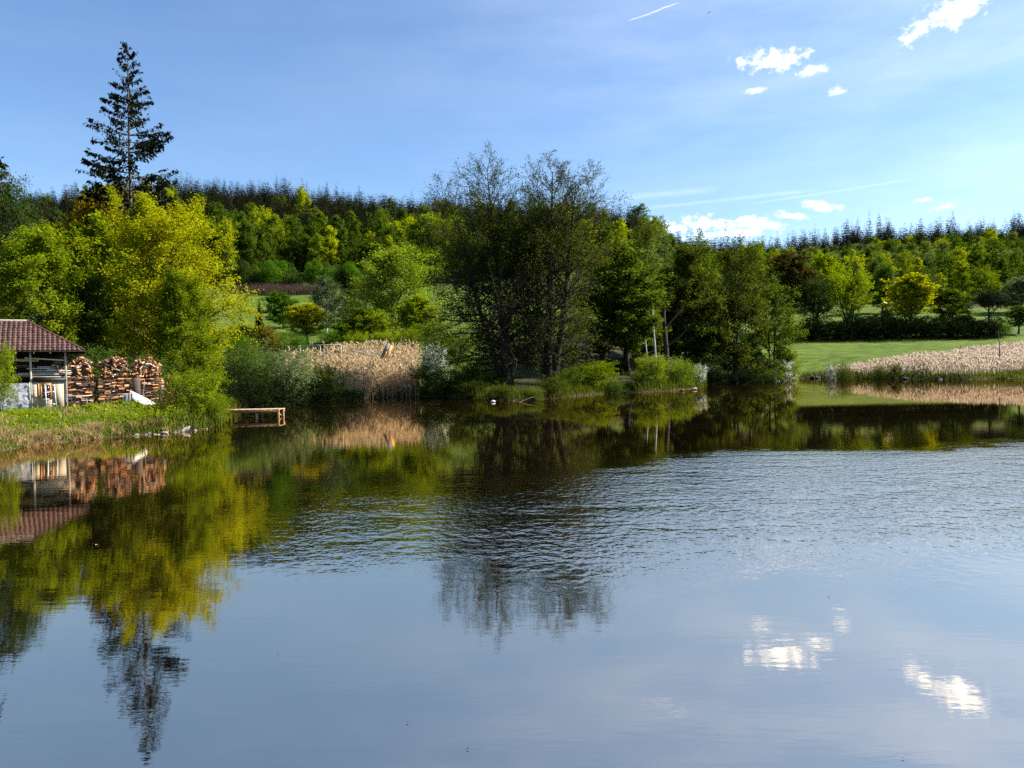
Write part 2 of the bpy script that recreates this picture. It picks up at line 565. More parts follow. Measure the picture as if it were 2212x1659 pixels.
gd = poly_sd(GV[:, :2], LAKE)
gu = GV[:, 0] / np.maximum(GV[:, 1], 60)


def forest_w(x, y):
    u = x / np.maximum(y, 60)
    wr = sstep(u, .12, .30)
    edge = 278 * (1 - wr) + 268 * wr + 10 * np.sin(x * .07)
    f = sstep(y, edge, edge + 10)
    # open meadow glade in the middle of the right slope
    glade = sstep(u, .20, .24) * sstep(u, .36, .32) * sstep(y, 285, 300) * sstep(y, 345, 330)
    glade2 = sstep(u, .30, .315) * sstep(u, .355, .34) * sstep(y, 430, 445) * sstep(y, 505, 490)
    return f * (1 - glade) * (1 - glade2)


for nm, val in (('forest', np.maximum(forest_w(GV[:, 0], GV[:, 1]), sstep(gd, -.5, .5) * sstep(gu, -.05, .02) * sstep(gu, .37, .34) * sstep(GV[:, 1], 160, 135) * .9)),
                ('mud', sstep(gd, 1.5, .3)),
                ('field', sstep(gu, .30, .315) * sstep(gu, .355, .34) * sstep(GV[:, 1], 430, 445) * sstep(GV[:, 1], 505, 490))):
    a_ = gme.attributes.new(nm, 'FLOAT', 'POINT')
    a_.data.foreach_set('value', np.ascontiguousarray(val, np.float32))
tag(link('ground', gme), kind='structure')

# ------------------------------------------------------------------ pond
m, t = mat('pond_water')
pos = t.n('ShaderNodeNewGeometry').outputs['Position']
sx = t.n('ShaderNodeSeparateXYZ', ins={0: pos})
px_, py_ = sx.outputs[0], sx.outputs[1]
big = t.noise(pos, .10, 4, .6)
yw = t.m('ADD', py_, t.m('MULTIPLY', t.m('SUBTRACT', big, .5), 9.0))
uu = t.m('DIVIDE', px_, t.m('MAXIMUM', py_, 1.0))
ur = t.step(t.m('ADD', uu, t.m('MULTIPLY', t.m('SUBTRACT', big, .5), .35)), -.18, .34)      # the breeze freshens to the right
ylim = t.m('ADD', 22.0, t.m('MULTIPLY', ur, 8.5))
wind = t.m('MULTIPLY', t.step(yw, 11.5, 16.5), t.step(t.m('SUBTRACT', yw, ylim), 3.0, -4.0))
wind = t.m('MULTIPLY', wind, t.step(t.m('ADD', uu, t.m('MULTIPLY', t.m('SUBTRACT', big, .5), .4)), -.42, -.20))
wind = t.m('MULTIPLY', wind, t.m('ADD', .40, t.m('MULTIPLY', ur, .60)))
calm_w = t.noise(t.mapping(pos, (.5, 1.5, 1), (0, 0, .10)), 1.5, 2, .5)
small_w = t.noise(t.mapping(pos, (1.5, 4.0, 1), (0, 0, .12)), 2.6, 3, .55)
wind_w = t.noise(t.mapping(pos, (1.25, .95, 1), (0, 0, .06)), 3.4, 2.5, .55)
gust = t.step(t.noise(t.mapping(pos, (.35, .8, 1)), .8, 3, .6), .30, .62)
far = t.step(py_, 60, 20)
h = t.m('MULTIPLY', calm_w, t.m('ADD', .0003, t.m('MULTIPLY', far, .0014)))
h = t.m('ADD', h, t.m('MULTIPLY', small_w, t.m('ADD', .0002, t.m('MULTIPLY', far, .0004))))
h = t.m('ADD', h, t.m('MULTIPLY', t.m('MULTIPLY', wind_w, t.m('MULTIPLY', wind, t.m('ADD', .35, t.m('MULTIPLY', gust, .65)))), .062))
bp = t.n('ShaderNodeBump', ins={'Height': h, 'Strength': 1.0, 'Distance': 1.0})
wb = t.n('ShaderNodeCombineXYZ', ins={1: t.m('MULTIPLY', t.m('MULTIPLY', wind, t.m('MULTIPLY', ur, t.m('ADD', .35, t.m('MULTIPLY', gust, .65)))), -.075)})
na = t.n('ShaderNodeVectorMath', operation='ADD', ins={0: bp.outputs[0], 1: wb.outputs[0]})
bpn = t.n('ShaderNodeVectorMath', operation='NORMALIZE', ins={0: na.outputs[0]})
murk = t.mix(t.step(t.noise(pos, .2, 5, .6), .35, .7), (.005, .0035, .0015), (.010, .007, .003))
df = t.n('ShaderNodeBsdfDiffuse', ins={0: murk})
gl = t.n('ShaderNodeBsdfGlossy', ins={0: (1.0, .83, .65), 'Roughness': .008, 'Normal': bpn.outputs[0]})
lw = t.n('ShaderNodeLayerWeight', ins={'Blend': .5, 'Normal': bpn.outputs[0]})
fac = t.m('ADD', .80, t.m('MULTIPLY', t.m('POWER', lw.outputs['Facing'], 4.0), .0))
mx = t.n('ShaderNodeMixShader', ins={0: fac, 1: df.outputs[0], 2: gl.outputs[0]})
t.n('ShaderNodeOutputMaterial', ins={0: mx.outputs[0]})
wm = mk_mesh('pond_water', [(-60, -4, 0), (190, -4, 0), (190, 190, 0), (-60, 190, 0)], [(0, 1, 2, 3)], [m])
tag(link('pond_water', wm), kind='structure')


# ------------------------------------------------------------------ tree growing
def interp_poly(P, idx, t):
    k = P.shape[1]
    f = t * (k - 1)
    i = np.minimum(f.astype(int), k - 2)
    g = (f - i)[:, None]
    A, B = P[idx, i], P[idx, i + 1]
    return A * (1 - g) + B * g, unit(B - A)


def children(r, P, Rr, m_, t0, t1, ang, L, k, up=0.0, wob=.08, rr=.5, golden=False, rmin=.006):
    N = len(P)
    idx = np.repeat(np.arange(N), m_)
    j = np.tile(np.arange(m_), N)
    t = t0 + (t1 - t0) * (j + r.random(N * m_)) / m_
    pos, T = interp_poly(P, idx, t)
    if golden:
        az = j * 2.39996 + r.normal(size=len(j)) * .35 + idx * 1.3
        pv = np.stack([np.cos(az), np.sin(az), np.zeros_like(az)], 1)
    else:
        pv = r.normal(size=(len(idx), 3))
    pv = unit(pv - (pv * T).sum(1, keepdims=True) * T)
    a = ang(t) if callable(ang) else ang
    a = np.broadcast_to(a, t.shape) + r.normal(size=t.shape) * .14
    D = T * np.cos(a)[:, None] + pv * np.sin(a)[:, None]
    Ln = (L(idx, t) if callable(L) else L) * r.uniform(.7, 1.25, len(t))
    s = np.linspace(0, 1, k)
    pts = pos[:, None] + D[:, None] * (Ln[:, None] * s)[..., None]
    upv = up(t) if callable(up) else np.broadcast_to(up, t.shape)
    pts[:, :, 2] += (upv * Ln)[:, None] * s ** 2
    w_ = np.cumsum(r.normal(size=pts.shape) * wob, axis=1) * (Ln[:, None, None] / k)
    w_[:, 0] = 0
    pts += w_
    pr = np.interp(t, np.linspace(0, 1, Rr.shape[1]), np.arange(Rr.shape[1]))
    r0 = Rr[idx, np.minimum(pr.astype(int), Rr.shape[1] - 1)]
    rad = np.maximum(np.minimum(r0 * rr, Ln * .022 + .01), rmin)[:, None] * (1 - .75 * s)[None]
    return pts, np.maximum(rad, rmin * .6), Ln, idx, t


def make_tree(seed, H=16., W=12., cb=.15, stems=None, n1=36, n2=9, n3=7, prof=None, leaves=26000, lsize=.24, l2=.55, l3=.5,
              ang1=(1.35, .55), up1=.25, up2=.1, up3=0., tr=.26, hang=0., top_sparse=0., clump=.22, nbias=.5, aspect=.62, twig=True, lowdroop=0., stemk=12, leafpow=1.0, rmin=.006, keep_twigs=1.0, front_thin=0.):
    r = np.random.default_rng(seed)
    prof = prof or (lambda h: np.sqrt(np.clip(1 - ((h - .35) / .68) ** 2, .02, 1)))
    stems = stems or [((0, 0), (r.normal() * .3, r.normal() * .3), 1.0)]
    s = np.linspace(0, 1, stemk)
    P0, R0_ = [], []
    for (b, e, hh) in stems:
        p = np.zeros((stemk, 3))
        p[:, 0] = b[0] + (e[0] - b[0]) * s ** .9
        p[:, 1] = b[1] + (e[1] - b[1]) * s ** .9
        p[:, 2] = s * H * hh
        wv = np.cumsum(r.normal(size=(stemk, 2)) * .018 * H / stemk * 3, axis=0)
        wv -= wv[0]
        p[:, :2] += wv * .6
        P0.append(p)
        R0_.append(tr * hh * np.clip(1.25 * np.exp(-s * 18) * .35 + (1 - s) ** .85 + .03, .02, 2))
    P0, R0_ = np.array(P0), np.array(R0_)
    hs = np.array([x[2] for x in stems])

    def L1(idx, t):
        h = (t * hs[idx] - cb) / (1 - cb)
        return W * .5 * prof(np.clip(h, 0, 1)) * .92

    def up1f(t):
        return up1 * (1 - lowdroop * (1 - t))
    m1 = max(4, n1 // len(stems))
    P1, R1, Ln1, i1, t1 = children(r, P0, R0_, m1, cb, .98, lambda t: ang1[0] + (ang1[1] - ang1[0]) * t, L1, 7, up1f, .10, .5, True, rmin)
    P2, R2, Ln2, i2, t2 = children(r, P1, R1, n2, .18, 1., .75, lambda i, t: Ln1[i] * l2 * (1.1 - .55 * t), 5, up2, .12, .6, rmin=rmin)
    P3, R3, Ln3, i3, t3 = children(r, P2, R2, n3, .15, 1., .7, lambda i, t: np.maximum(Ln2[i] * l3, .25) * (1.1 - .4 * t), 4, up3 - hang, .14, .6, rmin=rmin * .7)
    V, F = [], []
    off = 0
    lv3 = [(P0, R0_, 9), (P1, R1, 6), (P2, R2, 4)]
    if twig:
        kk = r.random(len(P3)) < np.where(P3[:, -1, 2] > .6 * H, 1.0 if keep_twigs > .25 else 0, keep_twigs)
        lv3.append((P3[kk], R3[kk], 3))
    for (P, Rr, sd) in lv3:
        v, f = tubes(P, Rr, sd)
        V.append(v); F.append(f + off); off += len(v)
    V, F = np.concatenate(V), np.concatenate(F)
    # leaves
    nA = int(leaves * .82)
    wgt = Ln3 ** leafpow
    hz = P3[:, -1, 2] / H
    if top_sparse:
        wgt = wgt * (1 - top_sparse * sstep(hz, .60, .84))
    fth = lambda P: 1 - front_thin * sstep(-P[:, -1, 1] / (W * .5), -.12, .10) * sstep(P[:, -1, 2] / H, .66, .50)
    wgt = wgt * fth(P3)
    k = r.choice(len(P3), nA, p=wgt / wgt.sum())
    c1, T1 = interp_poly(P3, k, r.random(nA) ** .8)
    wg2 = Ln2 * fth(P2) * (1 - top_sparse * sstep(P2[:, -1, 2] / H, .60, .84))
    k2 = r.choice(len(P2), leaves - nA, p=wg2 / wg2.sum())
    c2, T2 = interp_poly(P2, k2, .3 + .7 * r.random(leaves - nA))
    C = np.concatenate([c1, c2])
    C = C + r.normal(size=C.shape) * clump
    if hang:
        C[:, 2] -= np.abs(r.normal(size=len(C))) * clump * 1.5
    C[:, 2] = np.maximum(C[:, 2], .05)
    cen = np.array([0, 0, H * (cb + .3)])
    N_ = unit(C - cen) * nbias + r.normal(size=C.shape) * .6 + np.array([0, 0, .35])
    pal2 = r.random(len(P2)); pal1 = r.random(len(P1))
    p2 = np.concatenate([i3[k], k2])
    lv = np.clip(.25 * pal1[i2[p2]] + .35 * pal2[p2] + .4 * r.random(len(C)), 0, 1)
    ax = None
    if hang:
        ax = r.normal(size=C.shape) * .35 + np.array([0, 0, -1.])
    LV, LF = leaf_quads(C, N_, lsize * r.uniform(.6, 1.3, len(C)), aspect, ax, r)
    hw = np.percentile(np.linalg.norm(C[:, :2] - np.median(C[:, :2], 0), axis=1), 96) * 2
    hh = np.percentile(C[:, 2], 99.7)
    return dict(trunk=mk_mesh('trunk', V, F, [BARK], smooth=True), crown=mk_mesh('crown', LV, LF, [L_GREEN], lv=lv), H=hh, W=hw)


def make_spruce(seed, H=36., W=7.5, base=.12, nwh=46, dens=1.0, sparse=.35, leafn=34, fs=.55, gaps=True):
    """old open-crowned spruce: whorled limbs, hanging branchlets in clumps"""
    r = np.random.default_rng(seed)
    s = np.linspace(0, 1, 16)
    P0 = np.zeros((1, 16, 3)); P0[0, :, 2] = s * H
    P0[0, :, 0] = np.cumsum(r.normal(size=16) * .03); P0[0, :, 1] = np.cumsum(r.normal(size=16) * .03)
    R0_ = (.33 * H / 36 * (1 - s) ** .9 + .02)[None]
    P1, R1, C, A, S = [], [], [], [], []
    for i in range(nwh):
        t = base + (1 - base) * ((i + r.random() * .6) / nwh)
        h = t * H
        rel = (1 - t) / (1 - base)
        for j in range(r.integers(4, 7)):
            az = r.random() * 6.283
            L = W * .5 * ((min(rel / .52, 1) ** .72 if gaps else rel ** .68) + .05) * (r.uniform(.6, 1.08) if gaps else r.uniform(.8, 1.1))
            el = .55 * (1 - rel) + .05 - .22 * rel + r.normal() * .14
            q = np.linspace(0, 1, 7)
            d = np.array([math.cos(az), math.sin(az)])
            p = np.zeros((7, 3))
            p[:, :2] = d[None] * (L * q)[:, None] * math.cos(el) + r.normal(size=2) * .1 * q[:, None]
            p[:, 2] = h + L * (math.sin(el) * q - .30 * rel * q + .30 * rel * q ** 2.4)
            p[:, :2] += np.array([np.interp(t, s, P0[0, :, 0]), np.interp(t, s, P0[0, :, 1])])
            P1.append(p); R1.append(np.maximum(.055 * (L / 4) * (1 - .85 * q), .012))
            n = int(leafn * dens * L / 2.2 * (r.uniform(.15, 1.3) if gaps else 1))
            if gaps and r.random() < sparse * rel:
                n = n // 4
            if n < 2: continue
            qq = 1 - r.random(n) ** 1.5 * (.85 if not gaps else .8)
            c, T = interp_poly(p[None], np.zeros(n, int), qq)
            side = np.stack([-d[1] * np.ones(n), d[0] * np.ones(n), np.zeros(n)], 1) * (r.normal(size=(n, 1)) * .28 * L * .35 * (1.1 - qq)[:, None] * 1.6)
            c = c + side + r.normal(size=c.shape) * .07
            C.append(c)
            A.append(T * .55 + side * .5 + np.array([0, 0, -1.0]) * r.uniform(.2, 1.5, (n, 1)) + r.normal(size=(n, 3)) * .25)
            S.append(fs * r.uniform(.5, 1.25, n) * (.65 + .35 * rel))
    V, F = tubes(P0, R0_, 9)
    V1, F1 = tubes(np.array(P1), np.array(R1), 4)
    C = np.concatenate(C); A = unit(np.concatenate(A)); S = np.concatenate(S)
    C = C + A * S[:, None] * .4
    N_ = r.normal(size=C.shape) + np.array([0, 0, .3])
    LV, LF = leaf_quads(C, N_, S, .42, A, r)
    return dict(trunk=mk_mesh('trunk', np.concatenate([V, V1]), np.concatenate([F, F1 + len(V)]), [BARK_GREY], smooth=True),
                crown=mk_mesh('crown', LV, LF, [L_SPRUCE], lv=r.random(len(C))), H=H, W=W)


def make_far_broad(seed, H=20., W=12., n=1900, lobes=16, lsize=.85, m_=None, narrow=1.0, low=.16):
    r = np.random.default_rng(seed)
    cz = H * (.5 + low * .5); hz = H * (.5 - low * .5)
    c = unit(r.normal(size=(lobes, 3))) * r.uniform(.25, .78, (lobes, 1))
    c[:, 2] = np.clip(c[:, 2], -.8, .8)
    lc = c * np.array([W * .5, W * .5, hz]) * .9 + np.array([0, 0, cz])
    lr = r.uniform(.26, .44, lobes) * W * .5 * (1.15 - .45 * np.clip((lc[:, 2] - cz) / hz, -1, 1))
    k = r.choice(lobes, n, p=lr ** 2 / (lr ** 2).sum())
    d = unit(r.normal(size=(n, 3)) + np.array([0, 0, .25]))
    C = lc[k] + d * (lr[k] * r.uniform(.72, 1.12, n))[:, None] * np.array([1, 1, .85])
    C[:, 2] = np.maximum(C[:, 2], H * .03)
    N_ = d * .9 + r.normal(size=(n, 3)) * .45
    pal = r.random(lobes)
    LV, LF = leaf_quads(C, N_, lsize * r.uniform(.55, 1.25, n), .75, None, r)
    s = np.linspace(0, 1, 5)
    P = np.zeros((1, 5, 3)); P[0, :, 2] = s * H * .8
    Rr = (.28 * (1 - .8 * s))[None]
    V, F = tubes(P, Rr, 6)
    az = r.random(6) * 6.28
    P1 = np.zeros((6, 4, 3)); q = np.linspace(0, 1, 4)
    for i in range(6):
        z0 = H * r.uniform(.2, .5)
        P1[i, :, 0] = math.cos(az[i]) * W * .32 * q; P1[i, :, 1] = math.sin(az[i]) * W * .32 * q; P1[i, :, 2] = z0 + H * .28 * q
    V1, F1 = tubes(P1, np.tile(.11 * (1 - .8 * q), (6, 1)), 4)
    return dict(trunk=mk_mesh('trunk', np.concatenate([V, V1]), np.concatenate([F, F1 + len(V)]), [BARK], smooth=True),
                crown=mk_mesh('crown', LV, LF, [m_ or L_FARB], lv=np.clip(.6 * pal[k] + .4 * r.random(n), 0, 1)), H=H, W=W)


def make_far_conifer(seed, H=24., W=6.5, n=620, base=.1, m_=None, power=.85, fs=1.15):
    r = np.random.default_rng(seed)
    t = 1 - np.sqrt(r.random(n)) * (1 - base)
    tq = np.round(t * 17) / 17 + r.normal(size=n) * .012
    rel = np.clip((1 - tq) / (1 - base), 0.01, 1)
    az = r.random(n) * 6.283
    lump = 1 + .22 * np.sin(az * 3 + tq * 40) + .2 * np.sin(az * 2 - tq * 23 + 1)
    q = r.random(n) ** .5
    rad = W * .5 * (rel ** power * lump + .05) * q
    C = np.stack([np.cos(az) * rad, np.sin(az) * rad, tq * H - rad * .22], 1)
    A = np.stack([np.cos(az), np.sin(az), -.75 + 0 * az], 1) + r.normal(size=(n, 3)) * .3
    N_ = np.stack([np.cos(az) * .6, np.sin(az) * .6, 1 + 0 * az], 1) + r.normal(size=(n, 3)) * .4
    LV, LF = leaf_quads(C, N_, fs * r.uniform(.6, 1.25, n) * (.55 + .55 * rel), .55, A, r)
    s = np.linspace(0, 1, 5)
    P = np.zeros((1, 5, 3)); P[0, :, 2] = s * H * .98
    V, F = tubes(P, (.22 * (1 - .9 * s))[None], 6)
    return dict(trunk=mk_mesh('trunk', V, F, [BARK], smooth=True), crown=mk_mesh('crown', LV, LF, [m_ or L_FARC], lv=r.random(n)), H=H, W=W)


def place(proto, name, label, cat, loc, h, wd, rz=None, leaf=None, bark=None, group=None, trunk=True, lean=0.0):
    root = thing(name, label, cat, loc, rng.random() * 6.28 if rz is None else rz, group)
    if lean:
        root.rotation_euler[1] = lean
    sc_ = (wd / proto['W'], wd / proto['W'], h / proto['H'])
    for part, mt_ in (('trunk', bark), ('crown', leaf)):
        if part == 'trunk' and not trunk: continue
        o = link(part, proto[part], root, scale=sc_)
        if mt_ is not None:
            o.material_slots[0].link = 'OBJECT'
            o.material_slots[0].material = mt_
    return root


def ground_px(xd, Y, yguess=850):
    """ground point at depth Y that shows at column xd"""
    x = at(xd, yguess, Y)[0]
    for _ in range(4):
        z = tz(x, Y)
        px, _y = proj((x, Y, z))
        x += (xd - px) * Y / FPX
    return np.array([x, Y, tz(x, Y)])


def tree_px(proto, name, label, cat, xd, ytop, wpx, Y, sink=0.0, **kw):
    """xd is the column of the crown's middle, ytop the row of its top"""
    g = ground_px(xd, Y)
    for _ in range(3):
        ztop = at(xd, ytop, Y)[2]
        px, _y = proj((g[0], Y, (g[2] + ztop) / 2))
        x = g[0] + (xd - px) * Y / FPX
        g = np.array([x, Y, tz(x, Y)])
    return place(proto, name, label, cat, (g[0], g[1], g[2] - sink), ztop - g[2] + sink, wpx * Y / FPX, **kw)


# ------------------------------------------------------------------ tree prototypes
maple_a = make_tree(11, 17, 13, .10, n1=46, n2=9, n3=7, leaves=72000, lsize=.205, lowdroop=1.6, up1=.22, clump=.20)
maple_b = make_tree(12, 15, 9, .10, n1=40, n2=9, n3=7, leaves=50000, lsize=.205, lowdroop=1.2, clump=.20)
broad_a = make_tree(21, 12, 9, .12, n1=30, n2=8, n3=6, leaves=12500, lsize=.40, clump=.22, twig=False)
broad_b = make_tree(22, 14, 10, .20, n1=26, n2=8, n3=6, leaves=11000, lsize=.42, clump=.22, twig=False, ang1=(1.0, .4))
vase = make_tree(23, 15, 12, .22, stems=[((0, 0), (-2.4, .5), .96), ((.2, .1), (.4, -1.2), 1.0), ((.4, 0), (2.8, .4), .94)], n1=39, n2=7, n3=6,
                 leaves=12000, lsize=.34, clump=.2, ang1=(.9, .4), up1=.35, twig=False, tr=.24)
birch = make_tree(31, 18, 10, .12, n1=40, n2=9, n3=8, leaves=26000, lsize=.26, hang=.75, up1=.3, ang1=(1.0, .35), clump=.2, aspect=.45, tr=.22,
                  prof=lambda h: np.clip(1.05 - .1 * h - .75 * np.clip(h - .55, 0, 1) * 1.6, .12, 1), keep_twigs=.4)
alder_a = make_tree(41, 29, 15, .10, stems=[((-.3, .1), (-6.2, .8), .80), ((.2, -.1), (-2.0, .4), 1.0), ((.5, .3), (.3, 2.2), .72)], n1=126, n2=9, n3=8,
                    leaves=46000, lsize=.24, top_sparse=.62, lowdroop=1.7, up1=.30, tr=.50, clump=.26, ang1=(1.25, .80), rmin=.022, l2=.60, front_thin=.89, keep_twigs=.26,
                    prof=lambda h: np.interp(h, [0, .15, .5, .72, .85, 1], [.88, 1, .95, .74, .60, .34]))
alder_b = make_tree(42, 29, 14, .10, stems=[((0, 0), (.9, .2), 1.0), ((.6, .2), (3.6, -.8), .93), ((-.4, 0), (-.6, 1.6), .74)], n1=126, n2=9, n3=8,
                    leaves=42000, lsize=.24, top_sparse=.62, lowdroop=1.7, up1=.30, tr=.54, clump=.26, ang1=(1.25, .80), rmin=.022, l2=.60, front_thin=.89, keep_twigs=.26,
                    prof=lambda h: np.interp(h, [0, .15, .5, .72, .85, 1], [.88, 1, .95, .74, .60, .34]))
alder_c = make_tree(43, 21, 9, .16, n1=48, n2=8, n3=7, leaves=34000, lsize=.33, top_sparse=.6, lowdroop=1.0, up1=.2, tr=.26, clump=.22, rmin=.010,
                    prof=lambda h: np.clip(.95 - .5 * np.clip(h - .35, 0, 1), .2, 1), keep_twigs=.5)
alder_d = make_tree(44, 18, 9, .14, stems=[((0, 0), (-1.0, .5), 1.0), ((.3, 0), (1.6, -.4), .88)], n1=44, n2=8, n3=6, leaves=18000, lsize=.30, top_sparse=.5, lowdroop=1.0,
                    up1=.2, tr=.20, clump=.22, rmin=.010, keep_twigs=.6)
shrub_a = make_tree(51, 4.5, 5, .02, stems=[((0, 0), (-1.2, .3), 1), ((.2, .1), (1.2, -.4), .9), ((0, .2), (.2, 1.3), .95), ((.1, -.2), (.1, -1.3), .9)], n1=48, n2=7, n3=5,
                    leaves=9000, lsize=.17, clump=.14, tr=.05, up1=.3, twig=False, ang1=(1.2, .5))
shrub_b = make_tree(52, 4, 6, .02, stems=[((0, 0), (-1.8, .2), .9), ((.2, .1), (1.6, -.3), 1.), ((0, .2), (.3, 1.5), .85), ((-.2, 0), (-.6, -1.4), .8), ((.1, -.2), (1., -1.3), .8)], n1=50, n2=7, n3=5,
                    leaves=9000, lsize=.18, clump=.16, tr=.05, up1=.25, twig=False, ang1=(1.2, .6))
willow = make_tree(53, 6, 8, .02, stems=[((0, 0), (-2.4, .2), .85), ((.2, .1), (2.2, -.3), .9), ((0, .2), (.3, 1.8), 1.), ((-.2, 0), (-.8, -1.9), .8), ((.1, -.2), (1., -1.8), .8)], n1=55, n2=7, n3=6,
                   leaves=13000, lsize=.34, clump=.16, tr=.06, up1=.45, up2=.3, up3=.3, twig=False, ang1=(1.0, .5), aspect=.26)
spruce_old = make_spruce(61, 37, 9.6, .30, 40, leafn=58, fs=.62, sparse=.35)
spruce_old2 = make_spruce(64, 30, 8.0, .25, 40, leafn=60, fs=.66)
spruce_mid = make_spruce(62, 20, 7, .06, 40, 1.5, .1, 42, .6, gaps=False)
cypress = make_far_conifer(63, 6, 1.3, 900, .02, L_DARK, .35, .4)
def far_tree(seed, H, W, m_, **kw):
    kw = dict(dict(cb=.06, n1=26, n2=6, n3=4, leaves=4600, lsize=.62, clump=.42, twig=False, lowdroop=1.0, up1=.25, nbias=.75, tr=.3, aspect=.72, l2=.5), **kw)
    d_ = make_tree(seed, H, W, **kw)
    d_['crown'].materials[0] = m_
    return d_


tall = lambda h: np.interp(h, [0, .2, .6, .85, 1], [.7, 1, .85, .5, .15])
farB = [far_tree(70, 22, 12, L_FARB), far_tree(71, 24, 10, L_FARB, prof=tall), far_tree(72, 20, 13, L_FARB, stems=[((0, 0), (-2.5, .5), .95), ((.3, 0), (2.2, -.6), 1.0)], n1=30),
        far_tree(74, 23, 8, L_FARB, prof=tall, cb=.03), far_tree(75, 18, 12, L_FARB, stems=[((0, 0), (-2., 1.5), .9), ((.3, 0), (2.6, .6), .85), ((0, .2), (0, -2), 1.0)], n1=33)]
farB2 = [make_far_broad(83, 18, 12, 3000, 20, .7, L_FARB2, low=.05), make_far_broad(84, 20, 11, 3000, 24, .7, L_FARB2, low=.05), far_tree(80, 19, 12, L_FARB2), far_tree(81, 21, 10, L_FARB2, prof=tall), far_tree(82, 17, 12, L_FARB2, stems=[((0, 0), (-2.5, .5), .95), ((.3, 0), (2.2, -.6), 1.0)], n1=30)]
hedge_p = make_far_broad(97, 5.5, 9, 5200, 16, .34, L_DARK, low=0)
farC = [make_far_conifer(90 + i, 24, 7.4 + i * .8, 1300, .04, None, (.58, .7, .64, .8)[i], .95) for i in range(4)]
pine = make_far_broad(96, 13, 8, 2600, 9, .5, L_PINE, low=.42)

# ------------------------------------------------------------------ the trees one can tell apart
T = tree_px
# left bank
T(maple_b, 'maple_tree', 'bright yellow-green maple directly behind the tiled shed roof', 'tree', 88, 497, 235, 60, leaf=L_LIME, rz=.6)
T(birch, 'birch_tree', 'dark weeping birch towering behind the shed with drooping twigs', 'tree', 22, 376, 190, 72, leaf=L_BIRCHDK, bark=BARK_GREY)
T(broad_a, 'ochre_tree', 'ochre-brown leafing tree between the weeping birch and the tall lone spruce', 'tree', 195, 412, 190, 84, leaf=L_OCHRE)
T(broad_b, 'linden_tree', 'fresh green rounded tree below the ochre tree, between both yellowish maples', 'tree', 228, 472, 170, 76, leaf=L_LIME)
T(maple_a, 'maple_tree', 'great golden-yellow maple behind the firewood stacks', 'tree', 362, 430, 330, 66, leaf=L_YELLOW, rz=2.1)
T(maple_b, 'maple_tree', 'saturated green maple standing in front of the golden-yellow maple', 'tree', 390, 590, 160, 61, leaf=L_LEAFY, rz=4.0)
T(spruce_old, 'spruce_tree', 'tall lone spruce with sparse drooping limbs rising above everything', 'tree', 284, 96, 178, 82, rz=1.0)
T(spruce_old2, 'spruce_tree', 'tall spruce beyond the weeping birch, mirrored dark in the pond', 'tree', -75, 135, 170, 78, rz=2.0)
T(spruce_mid, 'spruce_tree', 'dark dense spruce at the foot of the tall lone spruce, leaning behind the ochre tree', 'tree', 258, 392, 120, 92)
T(spruce_mid, 'spruce_tree', 'dark dense spruce between the tall lone spruce and the golden-yellow maple', 'tree', 345, 380, 130, 96)
T(maple_b, 'maple_tree', 'green maple growing behind the firewood between shed and golden-yellow maple', 'tree', 185, 600, 190, 64, leaf=L_MID, rz=1.9)
# thicket behind the woodpiles and around the shaded bay
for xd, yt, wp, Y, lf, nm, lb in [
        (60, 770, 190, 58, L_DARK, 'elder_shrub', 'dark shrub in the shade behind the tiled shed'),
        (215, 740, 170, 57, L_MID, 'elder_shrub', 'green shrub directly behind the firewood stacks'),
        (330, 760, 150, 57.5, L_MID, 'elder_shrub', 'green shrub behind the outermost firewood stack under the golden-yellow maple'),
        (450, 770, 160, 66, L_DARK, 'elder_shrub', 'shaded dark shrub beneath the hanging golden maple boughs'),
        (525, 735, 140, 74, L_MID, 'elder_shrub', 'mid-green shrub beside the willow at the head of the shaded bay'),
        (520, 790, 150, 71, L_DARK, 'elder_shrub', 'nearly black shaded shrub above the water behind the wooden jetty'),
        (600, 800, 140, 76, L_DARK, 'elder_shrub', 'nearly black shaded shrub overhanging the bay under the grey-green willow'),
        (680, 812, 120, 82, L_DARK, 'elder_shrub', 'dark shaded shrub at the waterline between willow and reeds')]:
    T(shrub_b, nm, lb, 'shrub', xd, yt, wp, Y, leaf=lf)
T(willow, 'willow_shrub', 'large grey-green willow shrub overhanging the shaded bay', 'shrub', 612, 738, 170, 79, leaf=L_WILLOW)
T(willow, 'willow_shrub', 'grey-green willow shrub touching the brown reed bed', 'shrub', 690, 775, 120, 84, leaf=L_SHRUB)
T(shrub_a, 'blossom_shrub', 'white-blossoming shrub between the brown reeds and the twin alders', 'shrub', 938, 742, 66, 96, leaf=L_BLOSSOM)
T(shrub_b, 'elder_shrub', 'green shrub at the waterline below the white-blossoming shrub', 'shrub', 925, 780, 95, 95, leaf=L_GREEN)
